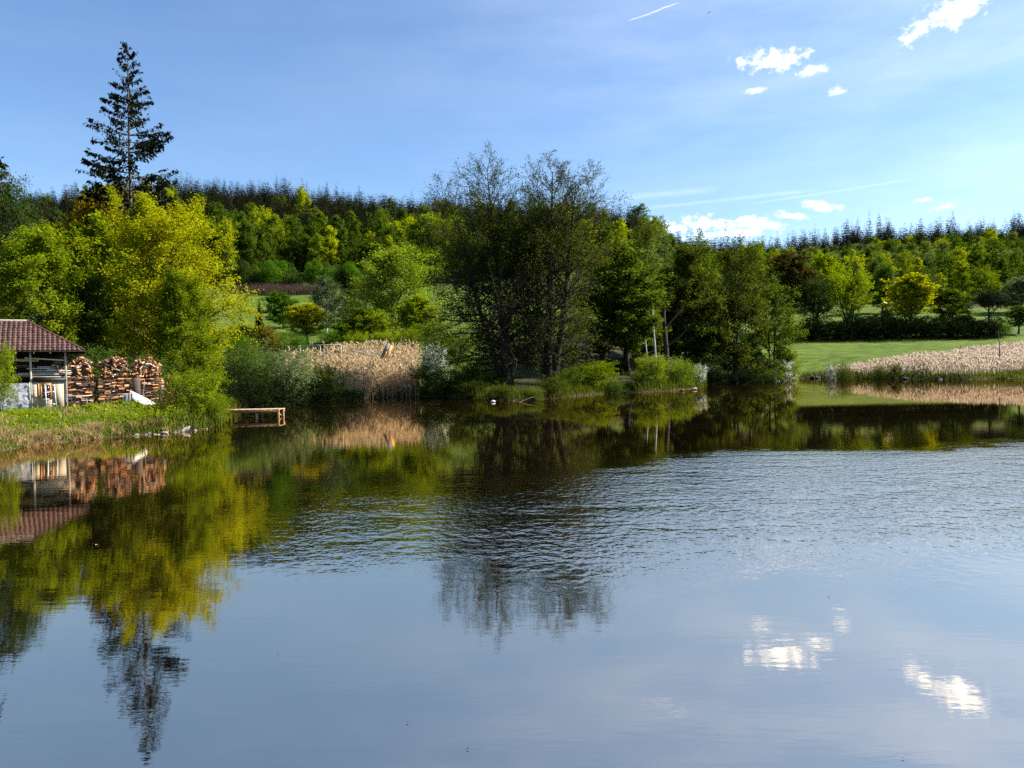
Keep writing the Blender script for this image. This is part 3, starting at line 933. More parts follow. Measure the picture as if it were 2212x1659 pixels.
# valley behind the reed bed
for (pr, nm, lb, xd, yt, wp, Y, lf, bk) in [
        (cypress, 'cypress_tree', 'narrow black columnar conifer on the far green field', 560, 646, 17, 168, None, None),
        (broad_a, 'hazel_tree', 'dark green round tree next to the columnar conifer', 612, 632, 84, 170, L_GREEN, None),
        (broad_b, 'maple_tree', 'small golden-yellow tree behind the brown reed bed', 664, 657, 100, 140, L_GOLD, None),
        (birch, 'birch_tree', 'grey-green birch between the golden bush and the dark conifers', 704, 598, 100, 160, L_BIRCHDK, BARK_BIRCH),
        (birch, 'birch_tree', 'large pale-green birch with airy rounded crown beside the twin alders', 852, 532, 228, 138, L_BIRCH, BARK_GREY),
        (broad_a, 'linden_tree', 'lime-green low tree at the foot of the large pale-green birch', 800, 665, 110, 128, L_LIME, None),
        (broad_b, 'linden_tree', 'lime-green tree between the large pale-green birch and the twin alders', 905, 640, 100, 126, L_LIME, None),
        (spruce_mid, 'spruce_tree', 'dark spruce behind the large pale-green birch', 752, 588, 46, 185, None, None),
        (broad_a, 'hornbeam_tree', 'orange-tinged low tree beside the grey-green willow', 572, 704, 70, 118, L_ORANGE, None),
        (broad_b, 'hazel_tree', 'green low tree below the far field beside the great maple boughs', 530, 704, 80, 128, L_MID, None),
        (broad_a, 'hazel_tree', 'green low tree between the golden bush and the large pale-green birch', 745, 690, 80, 128, L_GREEN, None)]:
    T(pr, nm, lb, 'tree', xd, yt, wp, Y, leaf=lf, bark=bk)
# twin alders on the point
T(alder_a, 'alder_tree', 'tall twin alder with stems leaning towards the brown reeds', 'tree', 1090, 346, 282, 90, leaf=L_ALDER, bark=BARK_ALDER, rz=0.0)
T(alder_b, 'alder_tree', 'tall twin alder with upright trunk beside the sunlit yellow-green shrub', 'tree', 1180, 350, 255, 91, leaf=L_ALDER, bark=BARK_ALDER, rz=0.2)
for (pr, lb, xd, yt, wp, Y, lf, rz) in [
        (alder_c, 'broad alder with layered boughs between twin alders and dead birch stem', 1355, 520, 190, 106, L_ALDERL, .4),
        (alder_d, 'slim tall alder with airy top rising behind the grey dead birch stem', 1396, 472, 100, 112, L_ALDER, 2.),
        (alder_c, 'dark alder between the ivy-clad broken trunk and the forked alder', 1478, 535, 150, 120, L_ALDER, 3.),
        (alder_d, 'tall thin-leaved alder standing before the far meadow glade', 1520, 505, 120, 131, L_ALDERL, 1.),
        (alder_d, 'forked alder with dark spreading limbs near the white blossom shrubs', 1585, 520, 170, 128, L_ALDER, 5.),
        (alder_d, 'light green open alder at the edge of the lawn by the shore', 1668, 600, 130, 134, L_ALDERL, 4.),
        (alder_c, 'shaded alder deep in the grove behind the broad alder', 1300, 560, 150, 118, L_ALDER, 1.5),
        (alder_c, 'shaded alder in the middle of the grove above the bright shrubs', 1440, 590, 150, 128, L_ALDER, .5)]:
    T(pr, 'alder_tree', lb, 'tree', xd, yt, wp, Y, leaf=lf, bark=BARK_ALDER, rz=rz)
# dark undergrowth of the grove
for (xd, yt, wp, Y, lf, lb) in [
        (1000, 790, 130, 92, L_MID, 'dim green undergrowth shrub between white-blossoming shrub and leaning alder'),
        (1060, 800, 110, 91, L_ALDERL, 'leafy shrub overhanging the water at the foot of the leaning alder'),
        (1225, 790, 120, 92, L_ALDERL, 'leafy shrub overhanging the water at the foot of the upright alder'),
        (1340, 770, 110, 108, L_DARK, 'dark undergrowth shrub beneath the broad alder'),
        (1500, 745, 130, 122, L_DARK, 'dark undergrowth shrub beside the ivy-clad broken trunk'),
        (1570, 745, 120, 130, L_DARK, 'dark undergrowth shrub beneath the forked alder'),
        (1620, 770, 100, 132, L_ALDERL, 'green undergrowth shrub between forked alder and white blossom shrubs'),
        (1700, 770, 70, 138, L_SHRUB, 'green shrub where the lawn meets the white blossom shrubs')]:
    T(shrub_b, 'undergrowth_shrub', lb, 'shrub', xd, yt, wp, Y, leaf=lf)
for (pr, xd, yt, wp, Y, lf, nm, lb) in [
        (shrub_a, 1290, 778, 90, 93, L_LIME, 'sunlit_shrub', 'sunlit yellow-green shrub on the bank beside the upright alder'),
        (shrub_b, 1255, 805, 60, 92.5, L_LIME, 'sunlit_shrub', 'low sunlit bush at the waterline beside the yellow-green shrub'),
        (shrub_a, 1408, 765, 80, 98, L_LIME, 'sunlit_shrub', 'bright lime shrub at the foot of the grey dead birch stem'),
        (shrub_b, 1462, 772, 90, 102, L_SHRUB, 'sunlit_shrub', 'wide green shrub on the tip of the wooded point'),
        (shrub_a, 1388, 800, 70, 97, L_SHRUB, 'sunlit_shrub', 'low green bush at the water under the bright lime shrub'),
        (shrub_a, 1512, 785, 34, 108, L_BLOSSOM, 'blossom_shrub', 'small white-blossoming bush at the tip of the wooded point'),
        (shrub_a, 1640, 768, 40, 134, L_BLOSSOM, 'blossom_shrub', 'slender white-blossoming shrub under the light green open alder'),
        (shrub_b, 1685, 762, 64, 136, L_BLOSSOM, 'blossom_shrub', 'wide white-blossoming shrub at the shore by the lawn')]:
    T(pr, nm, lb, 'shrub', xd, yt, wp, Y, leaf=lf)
for (xd, yd, wp, hp, lf, lb) in [
        (965, 858, 70, 34, L_MID, 'low bush drooping to the water beside the white-blossoming shrub'), (1020, 862, 80, 40, L_ALDER, 'low dim bush drooping to the water under the leaning alder'),
        (1085, 866, 70, 30, L_ALDER, 'low bush hiding the foot of the leaning alder stem'), (1150, 865, 60, 28, L_ALDERL, 'low bush at the water between the two alder trunks'),
        (1195, 861, 80, 44, L_ALDER, 'low bush at the water beside the upright alder trunk'), (1330, 850, 50, 30, L_MID, 'low bush in the gap between the two sunlit shrubs'),
        (1545, 831, 70, 34, L_DARK, 'low dark bush in the shaded inlet beside the wooded point'), (1610, 829, 70, 34, L_DARK, 'low dark bush at the water beneath the forked alder'),
        (1660, 826, 60, 30, L_MID, 'low bush at the water under the light green open alder'), (750, 866, 70, 30, L_MID, 'low bush at the water where willow meets brown reeds')]:
    p_ = wpt(xd, yd)
    p_ = p_ + np.array([0, .9, 0])
    k_ = p_[1] / FPX
    place(shrub_b, 'waterline_bush', lb, 'shrub', (p_[0], p_[1], max(tz(p_[0], p_[1]), 0) - .1), hp * k_, wp * k_, leaf=lf)
# beyond the lawn on the right
for (pr, nm, lb, xd, yt, wp, Y, lf, bk) in [
        (broad_b, 'oak_tree', 'brown-leaved bare-looking oak between the alder grove and the hedge', 1702, 545, 120, 206, L_BROWN, None),
        (vase, 'ash_tree', 'olive tree with upswept limbs above the hedge end near the oak', 1762, 590, 105, 204, L_BIRCHDK, None),
        (vase, 'ash_tree', 'yellow-green vase-shaped tree above the dark hedge', 1832, 578, 120, 206, L_LIME, None),
        (broad_a, 'lime_tree', 'round dark olive tree between the vase-shaped tree and the golden maple', 1907, 575, 60, 250, L_MID, None),
        (broad_b, 'maple_tree', 'golden-yellow maple standing behind the dark hedge', 1966, 591, 104, 208, L_YELLOW, None),
        (broad_a, 'apple_tree', 'green tree with pale blossoms between the golden maple and the pine', 2060, 622, 100, 210, L_ALDERL, None),
        (pine, 'pine_tree', 'flat-topped pine above the far end of the dark hedge', 2136, 618, 84, 208, None, None),
        (broad_a, 'willow_tree', 'grey-green rounded tree on the slope behind the pine', 2205, 600, 90, 245, L_WILLOW, None),
        (broad_b, 'hazel_tree', 'dark low tree beyond the hedge end beside the meadow', 2200, 660, 60, 200, L_MID, None),
        (broad_a, 'lime_tree', 'bright lime tree on the slope between grove and brown-leaved oak', 1615, 528, 90, 262, L_FARB, None),
        (broad_a, 'lime_tree', 'bright green tree directly behind the brown-leaved oak', 1790, 548, 80, 262, L_LIME, None)]:
    T(pr, nm, lb, 'tree', xd, yt, wp, Y, leaf=lf, bark=bk)
for (xd, yt, wp, Y, lf, lb) in [
        (1752, 694, 85, 196, L_DARK, 'rounded black-green evergreen shrub forming the hedge end near the oak'),
        (1812, 690, 95, 196, L_DARK, 'black-green evergreen shrub under the yellow-green vase-shaped tree'),
        (1872, 690, 90, 196, L_DARK, 'black-green evergreen shrub in the hedge below the small white hut'),
        (1932, 680, 95, 196, L_DARK, 'black-green evergreen shrub in the hedge directly below the golden maple'),
        (1995, 690, 95, 196, L_DARK, 'black-green evergreen shrub in the hedge between golden maple and blossoming tree'),
        (2055, 692, 95, 196, L_DARK, 'black-green evergreen shrub in the hedge below the blossoming green tree'),
        (2115, 690, 90, 196, L_DARK, 'black-green evergreen shrub in the hedge below the pine'),
        (2158, 700, 50, 195, L_MID, 'dark green shrub ending the hedge beyond the pine')]:
    T(hedge_p, 'hedge_shrub', lb, 'shrub', xd, yt - 9, wp * 1.15, Y, leaf=lf, sink=.5)
for (xd, yt, wp, Y, lf, lb) in [
        (1822, 782, 42, 134, L_ALDER, 'dark round bush on the far bank beside the pale blossoming bush'),
        (1898, 786, 32, 134, L_ALDER, 'small dark bush on the far bank between two larger bushes'),
        (1932, 782, 34, 133, L_ALDER, 'dark bush with lit crown on the far bank before the reeds'),
        (1995, 780, 56, 132, L_ALDERL, 'widest dark bush on the far bank before the reeds'),
        (2158, 790, 26, 132, L_DARK, 'black bush around the foot of the thin dead tree')]:
    T(shrub_b, 'bank_bush', lb, 'shrub', xd, yt, wp, Y, leaf=lf)
T(shrub_a, 'blossom_shrub', 'pale blossoming bush where lawn and far reeds meet', 'shrub', 1795, 786, 28, 135, leaf=L_BLOSSOM)
T(shrub_a, 'blossom_shrub', 'pale green bush inside the far reeds', 'shrub', 2070, 768, 40, 136, leaf=L_WILLOW)
# bushes on the near left bank
T(shrub_a, 'willow_shrub', 'bright young willow bush beside the wooden jetty', 'shrub', 415, 796, 118, 50.8, leaf=L_LEAFY)
T(shrub_b, 'willow_shrub', 'low leafy bush hanging over the jetty landing', 'shrub', 455, 842, 92, 51.5, leaf=L_LIME)
T(shrub_a, 'willow_shrub', 'yellow-green bush in front of the plastic sheeted shed bay', 'shrub', 2, 735, 66, 45.5, leaf=L_LIME)

# scrub along the foot of the hill wood and in the valley
er = np.random.default_rng(33)
for i in range(34):
    xd = er.uniform(505, 935)
    Y = er.uniform(262, 276)
    g = ground_px(xd, Y)
    hh_ = er.uniform(4.5, 10)
    place(hedge_p, 'edge_shrub', ['dull green', 'saturated green', 'fresh green', 'grey-green'][i % 4] + ' shrub in the scrub belt at the foot of the hill wood', 'shrub', tuple(g), hh_, er.uniform(6, 11), leaf=[L_MID, L_GREEN, L_ALDERL, L_BIRCHDK][i % 4], group='scrub belt below the hill wood')
for (xd, yt, wp, Y, lf, lb) in [
        (515, 720, 70, 108, L_GREEN, 'green bush behind the tip of the golden maple boughs'), (545, 735, 60, 100, L_MID, 'dim bush between golden maple and willow'),
        (600, 716, 70, 122, L_SHRUB, 'lit green bush beneath the dark green round tree'), (640, 722, 60, 118, L_GREEN, 'green bush between willow and white railing'),
        (715, 712, 60, 124, L_GREEN, 'green bush directly behind the white railing'), (775, 715, 60, 118, L_LIME, 'lime bush behind the bent grey pipe'),
        (840, 712, 80, 120, L_LIME, 'lime bush under the large pale-green birch'), (888, 708, 70, 118, L_LIME, 'lime bush behind the white-blossoming shrub'),
        (940, 690, 80, 116, L_ALDERL, 'green bush between pale-green birch and leaning alder'), (985, 720, 90, 112, L_ALDERL, 'green bush in the gap behind the leaning alder'),
        (1110, 740, 120, 112, L_ALDERL, 'green bush showing between the alder stems'), (1210, 745, 110, 114, L_ALDERL, 'green bush behind the upright alder trunk')]:
    T(shrub_a, 'valley_bush', lb, 'shrub', xd, yt, wp, Y, leaf=lf)
# ------------------------------------------------------------------ hillside forest
pts = []
for Y in np.arange(272, 600, 7.6):
    for X in np.arange(-.78 * Y, .80 * Y, 7.8):
        pts.append((X + rng.normal() * 2.0, Y + rng.normal() * 2.0))
pts = np.array(pts)
fw = forest_w(pts[:, 0], pts[:, 1])
pts = pts[rng.random(len(pts)) < fw]
pu = pts[:, 0] / pts[:, 1]
pz = terrain(pts[:, 0], pts[:, 1])
patch = vnoise(pts[:, 0] + 40, pts[:, 1], 26) + vnoise(pts[:, 0], pts[:, 1] + 99, 11) * .5
kind = np.zeros(len(pts), int)      # 0 broad yellow-green, 1 broad olive, 2 conifer
leftside = pu < .17
kind[leftside & (pts[:, 1] > 338 + patch * 26)] = 2
kind[leftside & (kind == 2) & (patch > .52) & (pts[:, 1] < 495)] = 0
kind[~leftside] = np.where(patch[~leftside] > .12, 0, 1)
kind[(~leftside) & (pts[:, 1] > 478 + patch * 18)] = 2
kind[(~leftside) & (pu < .30) & (pts[:, 1] > 430) & (rng.random(len(pts)) < .5)] = 2
extra = np.where((kind == 2) & (rng.random(len(pts)) < .75))[0]
pe = pts[extra] + rng.uniform(2.2, 5.4, (len(extra), 2)) * rng.choice([-1, 1], (len(extra), 2))
pts = np.concatenate([pts, pe]); pz = np.concatenate([pz, terrain(pe[:, 0], pe[:, 1])]); kind = np.concatenate([kind, np.full(len(pe), 2)])
pu = pts[:, 0] / pts[:, 1]; patch = np.concatenate([patch, patch[extra]])
kind[(kind == 2) & (rng.random(len(pts)) < np.where(pu < .17, .03, .12))] = 1
thin = (kind != 2) & (rng.random(len(pts)) < np.where(pu < .2, .25, .42))
pts, pz, kind, pu, patch = pts[~thin], pz[~thin], kind[~thin], pu[~thin], patch[~thin]
order = np.argsort(pts[:, 1])
GRP = {0: ('hillside_broadleaf', 'leafy yellow-green deciduous tree in the hillside wood', 'trees of the hillside wood', farB, 175),
       1: ('hillside_broadleaf', 'leafy olive-green deciduous tree on the slope above the hedge', 'olive trees of the slope above the hedge', farB2, 120),
       2: ('hillside_conifer', 'dark conifer standing in the wood high on the hill', 'conifers on the hill', farC, 260)}
cnt = {0: 0, 1: 0, 2: 0}


def hill_label(k, j, p, u, sz):
    size = 'tall' if sz > (1.02 if k == 2 or u < .2 else .75) else 'smaller'
    if k == 2:
        if p[1] > 500:
            z = 'silhouetted on the ridge above the brush field' if u < .17 else 'silhouetted on the ridge far above the dark hedge'
        else:
            z = 'within the dark wood high above the brush field' if u < .17 else 'among leafy trees far above the dark hedge'
        return f'{size} dark conifer {z}', f'conifers {z}'
    form = 'narrow-crowned' if (k == 0 and j in (1, 3)) else 'round-crowned'
    if u < .17:
        z = 'at the wood edge above the brown brush field' if p[1] < 300 else ('in the second rank of the wood above the brush field' if p[1] < 340 else 'scattered among the hill conifers')
    else:
        z = 'on the slope just above the hedge and pine' if p[1] < 310 else ('half way up the slope above the hedge' if p[1] < 390 else 'high on the slope above the hedge, below the ridge')
    col = 'yellow-green' if k == 0 else 'olive-green'
    return f'{size} {form} {col} tree {z}', f'{col} trees {z}'


rest = {}
protoobj = {}
ridge = (kind == 2) & (pts[:, 1] > 505) & (pts[:, 1] < 535)
vis_first = np.concatenate([order[~ridge[order]], []]).astype(int)
seq = list(np.where(ridge)[0][rng.permutation(ridge.sum())][:130]) + list(vis_first) + list(np.where(ridge)[0])
done = set()
for i in seq:
    if i in done: continue
    done.add(i)
    k = int(kind[i])
    nm, lb, gp, protos, lim = GRP[k]
    j = int(rng.integers(len(protos)))
    pr = protos[j]
    if k == 2:
        sx_ = rng.uniform(.8, 1.25); sz_ = rng.uniform(.52, 1.08) * (1.0 if pu[i] < .2 else 1.08) * (1 + .16 * float(vnoise(pts[i, 0], pts[i, 1], 12.0)))
    else:
        sz_ = rng.uniform(.55, 1.08) * (1.0 if pu[i] < .2 else .66); sx_ = sz_ * rng.uniform(.9, 1.35) * (1.0 if pu[i] < .2 else 1.42)
        if pu[i] > .2: sx_ *= .85
    rz = rng.random() * 6.28
    if cnt[k] < lim:
        cnt[k] += 1
        lb, gp = hill_label(k, j, pts[i], pu[i], sz_)
        root = thing(nm, lb, 'tree', (pts[i, 0], pts[i, 1], pz[i] - .3), rz, gp)
        link('trunk', pr['trunk'], root, scale=(sx_, sx_, sz_))
        c_ = link('crown', pr['crown'], root, scale=(sx_, sx_, sz_))
        protoobj.setdefault((k, j), c_)
    else:
        rest.setdefault((k, j), []).append((pts[i, 0], pts[i, 1], pz[i] - .3, rz, sx_, sz_))


def instancer(name, rows, srcs, label):
    rows = np.array(rows)
    me = bpy.data.meshes.new(name)
    me.vertices.add(len(rows))
    me.vertices.foreach_set('co', np.ascontiguousarray(rows[:, :3], np.float32).ravel())
    for nm, col in (('rot', np.stack([0 * rows[:, 3], 0 * rows[:, 3], rows[:, 3]], 1)), ('scl', rows[:, [4, 4, 5]])):
        a_ = me.attributes.new(nm, 'FLOAT_VECTOR', 'POINT')
        a_.data.foreach_set('vector', np.ascontiguousarray(col, np.float32).ravel())
    a_ = me.attributes.new('vid', 'INT', 'POINT')
    a_.data.foreach_set('value', np.ascontiguousarray(rows[:, 6], np.int32))
    o = link(name, me)
    ng = bpy.data.node_groups.new(name, 'GeometryNodeTree')
    ng.interface.new_socket('Geometry', in_out='INPUT', socket_type='NodeSocketGeometry')
    ng.interface.new_socket('Geometry', in_out='OUTPUT', socket_type='NodeSocketGeometry')
    N = ng.nodes
    Lk = ng.links.new
    gi, go = N.new('NodeGroupInput'), N.new('NodeGroupOutput')
    jn = N.new('GeometryNodeJoinGeometry')

    def attr(nm, typ):
        n_ = N.new('GeometryNodeInputNamedAttribute'); n_.data_type = typ; n_.inputs[0].default_value = nm
        return n_.outputs[0]
    ar, asx, av = attr('rot', 'FLOAT_VECTOR'), attr('scl', 'FLOAT_VECTOR'), attr('vid', 'INT')
    for j, src in srcs.items():
        ip = N.new('GeometryNodeInstanceOnPoints')
        oi = N.new('GeometryNodeObjectInfo'); oi.inputs['Object'].default_value = src; oi.transform_space = 'ORIGINAL'
        cp = N.new('FunctionNodeCompare'); cp.data_type = 'INT'; cp.operation = 'EQUAL'
        Lk(av, cp.inputs[2]); cp.inputs[3].default_value = j
        Lk(gi.outputs[0], ip.inputs['Points']); Lk(cp.outputs[0], ip.inputs['Selection']); Lk(oi.outputs['Geometry'], ip.inputs['Instance'])
        Lk(ar, ip.inputs['Rotation']); Lk(asx, ip.inputs['Scale'])
        Lk(ip.outputs[0], jn.inputs[0])
    Lk(jn.outputs[0], go.inputs[0])
    md = o.modifiers.new('forest', 'NODES'); md.node_group = ng
    tag(o, label, 'forest', kind='stuff')
    return o


for k in (0, 1, 2):
    rows = [rw_ + (j,) for (kk_, j), rs in rest.items() if kk_ == k for rw_ in rs]
    if rows:
        instancer('conifer_forest' if k == 2 else 'deciduous_forest', rows, {j: o_ for (kk_, j), o_ in protoobj.items() if kk_ == k},
                  ['mass of yellow-green deciduous woodland on the hill behind', 'mass of olive-green woodland on the slope above the hedge', 'mass of dark conifer forest along the hill ridge'][k])


# ------------------------------------------------------------------ reeds, grass, brush
def blades(C, H, wd, lean, lvv, r, plume=None, leaves=0, lmat=0):
    """thin two-segment blades rooted at C; optional feathery head and side leaves"""
    n = len(C)
    az = r.random(n) * 6.283
    side = np.stack([np.cos(az), np.sin(az), np.zeros(n)], 1)
    la = r.random(n) * 6.283
    ld = np.stack([np.cos(la), np.sin(la), np.zeros(n)], 1) * (lean * H * r.random(n))[:, None]
    up = np.array([0, 0, 1.])
    m1 = C + ld * .35 + up * (H * .55)[:, None]
    m2 = C + ld + up * (H * r.uniform(.9, 1.0, n))[:, None]
    hw = np.asarray(wd).reshape(-1, 1) * .5 * np.ones((n, 1))
    V = np.stack([C - side * hw, C + side * hw, m1 + side * hw * .9, m1 - side * hw * .9, m2 + side * hw * .25, m2 - side * hw * .25], 1).reshape(-1, 3)
    b = (np.arange(n) * 6)[:, None]
    F = np.concatenate([b + np.array([[0, 1, 2, 3]]), b + np.array([[3, 2, 4, 5]])])
    lv = np.concatenate([lvv, lvv])
    off = len(V)
    if plume:
        sel = np.where(r.random(n) < plume[0])[0]
        A = unit(unit(ld[sel] + 1e-6) * .5 + up)
        for q in range(2):
            v, f = leaf_quads(m2[sel] + A * plume[1] * .25, r.normal(size=(len(sel), 3)), plume[1] * r.uniform(.7, 1.2, len(sel)), plume[2], A, r)
            V = np.concatenate([V, v]); F = np.concatenate([F, f + off]); lv = np.concatenate([lv, np.clip(lvv[sel] * .6 + .4 * r.random(len(sel)), 0, 1)]); off = len(V)
    for q in range(leaves):
        tt = r.uniform(.2, .85, n)[:, None]
        p0 = C + (m2 - C) * tt
        d = r.normal(size=(n, 3)) * .6 + np.array([0, 0, .35])
        A = unit(d)
        L = H * .28 * r.uniform(.6, 1.3, n)
        v, f = leaf_quads(p0 + A * L[:, None] * .5, np.cross(A, r.normal(size=(n, 3))), L, .10, A, r)
        V = np.concatenate([V, v]); F = np.concatenate([F, f + off]); lv = np.concatenate([lv, np.clip(lvv + r.normal(size=n) * .2, 0, 1)]); off = len(V)
    return V, F, lv


def scatter(n, x0, x1, y0, y1, keep, r):
    P = np.stack([r.uniform(x0, x1, n), r.uniform(y0, y1, n)], 1)
    d = poly_sd(P, LAKE)
    u = P[:, 0] / P[:, 1]
    k = keep(P[:, 0], P[:, 1], u, d)
    P = P[k]
    return np.concatenate([P, terrain(P[:, 0], P[:, 1])[:, None]], 1)


def ux(xd):
    return (xd - CX) / FPX


r = np.random.default_rng(101)
# brown reed bed in the middle
C = scatter(26000, -48, -8, 86, 118, lambda x, y, u, d: (u > np.where(d > 5, ux(612), ux(700))) & (u < ux(905)) & (d > -.5) & (d < 17) & (r.random(len(x)) < np.where(u < ux(735), .35, 1)), r)
V, F, lv = blades(C, r.uniform(1.9, 3.9, len(C)) * (1 + .15 * vnoise(C[:, 0], C[:, 1], 2.0)), .045, .3, np.clip(.25 + .5 * r.random(len(C)), 0, 1), r, (.55, .55, .34), 2)
tag(link('reed_bed', mk_mesh('reed_bed', V, F, [REED], lv=lv)), 'tall brown dry reeds along the pond between willow and blossom shrub', 'reeds', kind='stuff')
# pale reed bed on the far right shore
C = scatter(60000, 44, 135, 108, 176, lambda x, y, u, d: (u > ux(1790)) & (d > 1.0) & (d < 1.6 + 40 * np.clip((u - ux(1785)) / .27, 0, 1.3) + 1.5 * vnoise(x, y, 5)) & (u < .78) & (r.random(len(x)) < sstep(d, .5, 3.5)), r)
V, F, lv = blades(C, r.uniform(.9, 2.1, len(C)) * (.55 + .45 * sstep(C[:, 0] / C[:, 1], ux(1790), ux(2050))) * (1 + .18 * vnoise(C[:, 0], C[:, 1], 3.0)), .06, .3, np.clip(.3 + .6 * r.random(len(C)), 0, 1), r, (.8, .6, .42), 1)
tag(link('reed_bed', mk_mesh('reed_bed', V, F, [REEDPALE], lv=lv)), 'pale pinkish dry reeds on the far shore below the dark hedge', 'reeds', kind='stuff')
# sedge and rank grass along all the shores
C = scatter(420000, -40, 110, 44, 150, lambda x, y, u, d: (d > -.25) & (d < 1.8 + 1.4 * vnoise(x, y, 4)) & (r.random(len(x)) < np.where(y > 50, 1, sstep(u, ux(200), ux(340)))), r)
V, F, lv = blades(C, r.uniform(.35, 1.25, len(C)), .06, .6, r.random(len(C)), r)
tag(link('shore_sedge', mk_mesh('shore_sedge', V, F, [L_ALDER], lv=lv)), 'rank green sedge fringing the pond shore', 'sedge', kind='stuff')
# near left bank: green grass, herbs, dry tufts at the water
C = scatter(150000, -42, -8, 33, 56, lambda x, y, u, d: (d > .0) & (u > -.76) & (r.random(len(x)) < np.where(d > 4.5, .75, .6)) & ~((d > 6) & (y > 49)), r)
V, F, lv = blades(C, r.uniform(.10, .30, len(C)) * np.where(poly_sd(C[:, :2], LAKE) < 4, 1.5, .8), .035, .6, np.clip(.3 * vnoise(C[:, 0], C[:, 1], 1.3) + .3 + .6 * r.random(len(C)), 0, 1), r)
tag(link('bank_grass', mk_mesh('bank_grass', V, F, [GRASS], lv=lv)), 'green grass covering the bank before the tiled shed', 'grass', kind='stuff')
C = scatter(24000, -42, -8, 33, 54, lambda x, y, u, d: (d > .2) & (d < 6.5 + 2 * vnoise(x, y, 2)) & (u > -.76) & (vnoise(x + 3, y, .8) > -.1), r)
V, F, lv = blades(C, r.uniform(.15, .5, len(C)), .03, .8, r.random(len(C)), r)
tag(link('straw_blades', mk_mesh('straw_blades', V, F, [GRASSDRY], lv=lv)), 'withered straw blades mixed into the near bank grass', 'grass', kind='stuff')
tc = scatter(3600, -42, -14, 33, 50, lambda x, y, u, d: (d > -.1) & (d < 1.1 + .9 * vnoise(x, y, 1.1)) & (u > -.76) & (r.random(len(x)) < (.25 + .75 * (vnoise(x + 9, y, .9) > -.15)) * (.12 + .88 * sstep(u, ux(300), ux(120)))), r)
C = np.repeat(tc, 60, 0) + np.concatenate([r.normal(size=(len(tc) * 60, 2)) * .13, np.zeros((len(tc) * 60, 1))], 1)
V, F, lv = blades(C, r.uniform(.2, .5, len(C)) * np.repeat(r.uniform(.5, 1.6, len(tc)), 60), .03, 1.3, np.clip(.2 + .6 * np.repeat(r.random(len(tc)), 60) + .3 * r.random(len(C)), 0, 1), r)
tag(link('dry_grass', mk_mesh('dry_grass', V, F, [GRASSDRY], lv=lv)), 'straw-coloured dry grass tussocks hanging over the waterline', 'grass', kind='stuff')
hc = scatter(2600, -40, -14, 36, 53, lambda x, y, u, d: (d > .8) & (d < 7.5) & (u > -.74) & (r.random(len(x)) < sstep(u, ux(-40), ux(420)) * .8 + .25), r)
hh = r.uniform(.25, .85, len(hc)) * (.5 + .9 * sstep(hc[:, 0] / hc[:, 1], ux(150), ux(420)))
C = np.repeat(hc, 34, 0)
C = C + np.stack([r.normal(size=len(C)) * .16, r.normal(size=len(C)) * .16, np.repeat(hh, 34) * r.random(len(C))], 1)
V, F = leaf_quads(C, r.normal(size=C.shape) * .6 + np.array([.2, -.2, .8]), .13 * r.uniform(.6, 1.4, len(C)), .5, None, r)
tag(link('bank_herbs', mk_mesh('bank_herbs', V, F, [L_LIME], lv=np.clip(np.repeat(r.random(len(hc)), 34) * .7 + .3 * r.random(len(C)), 0, 1))),
    'leafy nettles and herbs on the near bank below the firewood', 'herbs', kind='stuff')
m, t = mat('petal_yellow')
t.n('ShaderNodeOutputMaterial', ins={0: t.n('ShaderNodeBsdfDiffuse', ins={0: (.75, .52, .01)}).outputs[0]})
fc = scatter(160, -38, -14, 37, 52, lambda x, y, u, d: (d > .8) & (d < 6) & (u > -.7), r)
C = np.repeat(fc, 4, 0) + r.normal(size=(len(fc) * 4, 3)) * .035 + np.array([0, 0, .38])
V, F = leaf_quads(C, r.normal(size=C.shape) * .5 + np.array([0, -.4, .8]), .05, .9, None, r)
tag(link('yellow_flowers', mk_mesh('yellow_flowers', V, F, [m])), 'small yellow flowers dotted over the near bank', 'flowers', kind='stuff')
# tall dry reeds and golden grass right of the firewood
g0 = ground_px(372, 50.5)
C = g0 + np.concatenate([r.normal(size=(170, 2)) * np.array([.42, .4]), np.zeros((170, 1))], 1)
V, F, lv = blades(C, np.where(r.random(170) < .18, r.uniform(2.2, 2.9, 170), r.uniform(.8, 1.7, 170)), .03, .4, r.random(170), r, (.22, .4, .34), 2)
tag(link('reed_clump', mk_mesh('reed_clump', V, F, [leaf_mat('reed_golden', (.20, .14, .03), (.46, .34, .10), .35)], lv=lv)), 'golden reed clump with feathery heads between firewood and willow bush', 'reeds', kind='stuff')
# purple-brown brush on the far field
C = scatter(16000, -115, -50, 238, 268, lambda x, y, u, d: (u > ux(528) + .03 * np.sin(y)) & (u < ux(690)) & (np.abs(y - 254 - 5 * np.sin(x * .11)) < 8), r)
V, F, lv = blades(C, r.uniform(1.2, 3.2, len(C)), .10, .7, r.random(len(C)), r, None, 2)
tag(link('brush_thicket', mk_mesh('brush_thicket', V, F, [BRUSH], lv=lv)), 'purple-brown bare brush across the far hillside field', 'brush', kind='stuff')

# ------------------------------------------------------------------ rocks on the shore
STONE = rough_mat('shore_stone', (.09, .08, .07), (.26, .23, .20), 3, .85, bump=.6, objvar=.9)


def rock_mesh(seed):
    rr = np.random.default_rng(seed)
    bm = bmesh.new()
    bmesh.ops.create_icosphere(bm, subdivisions=2, radius=.5)
    pl = [(unit(rr.normal(size=3)), rr.uniform(.28, .42)) for _ in range(9)]
    for v in bm.verts:
        p = np.array(v.co)
        for nrm, dd in pl:
            e = p @ nrm - dd
            if e > 0: p = p - nrm * e * .92
        v.co = (p + rr.normal(size=3) * .025) * np.array([1.35, .95, .62])
    me = bpy.data.meshes.new('rock'); bm.to_mesh(me); bm.free()
    me.materials.append(STONE)
    return me


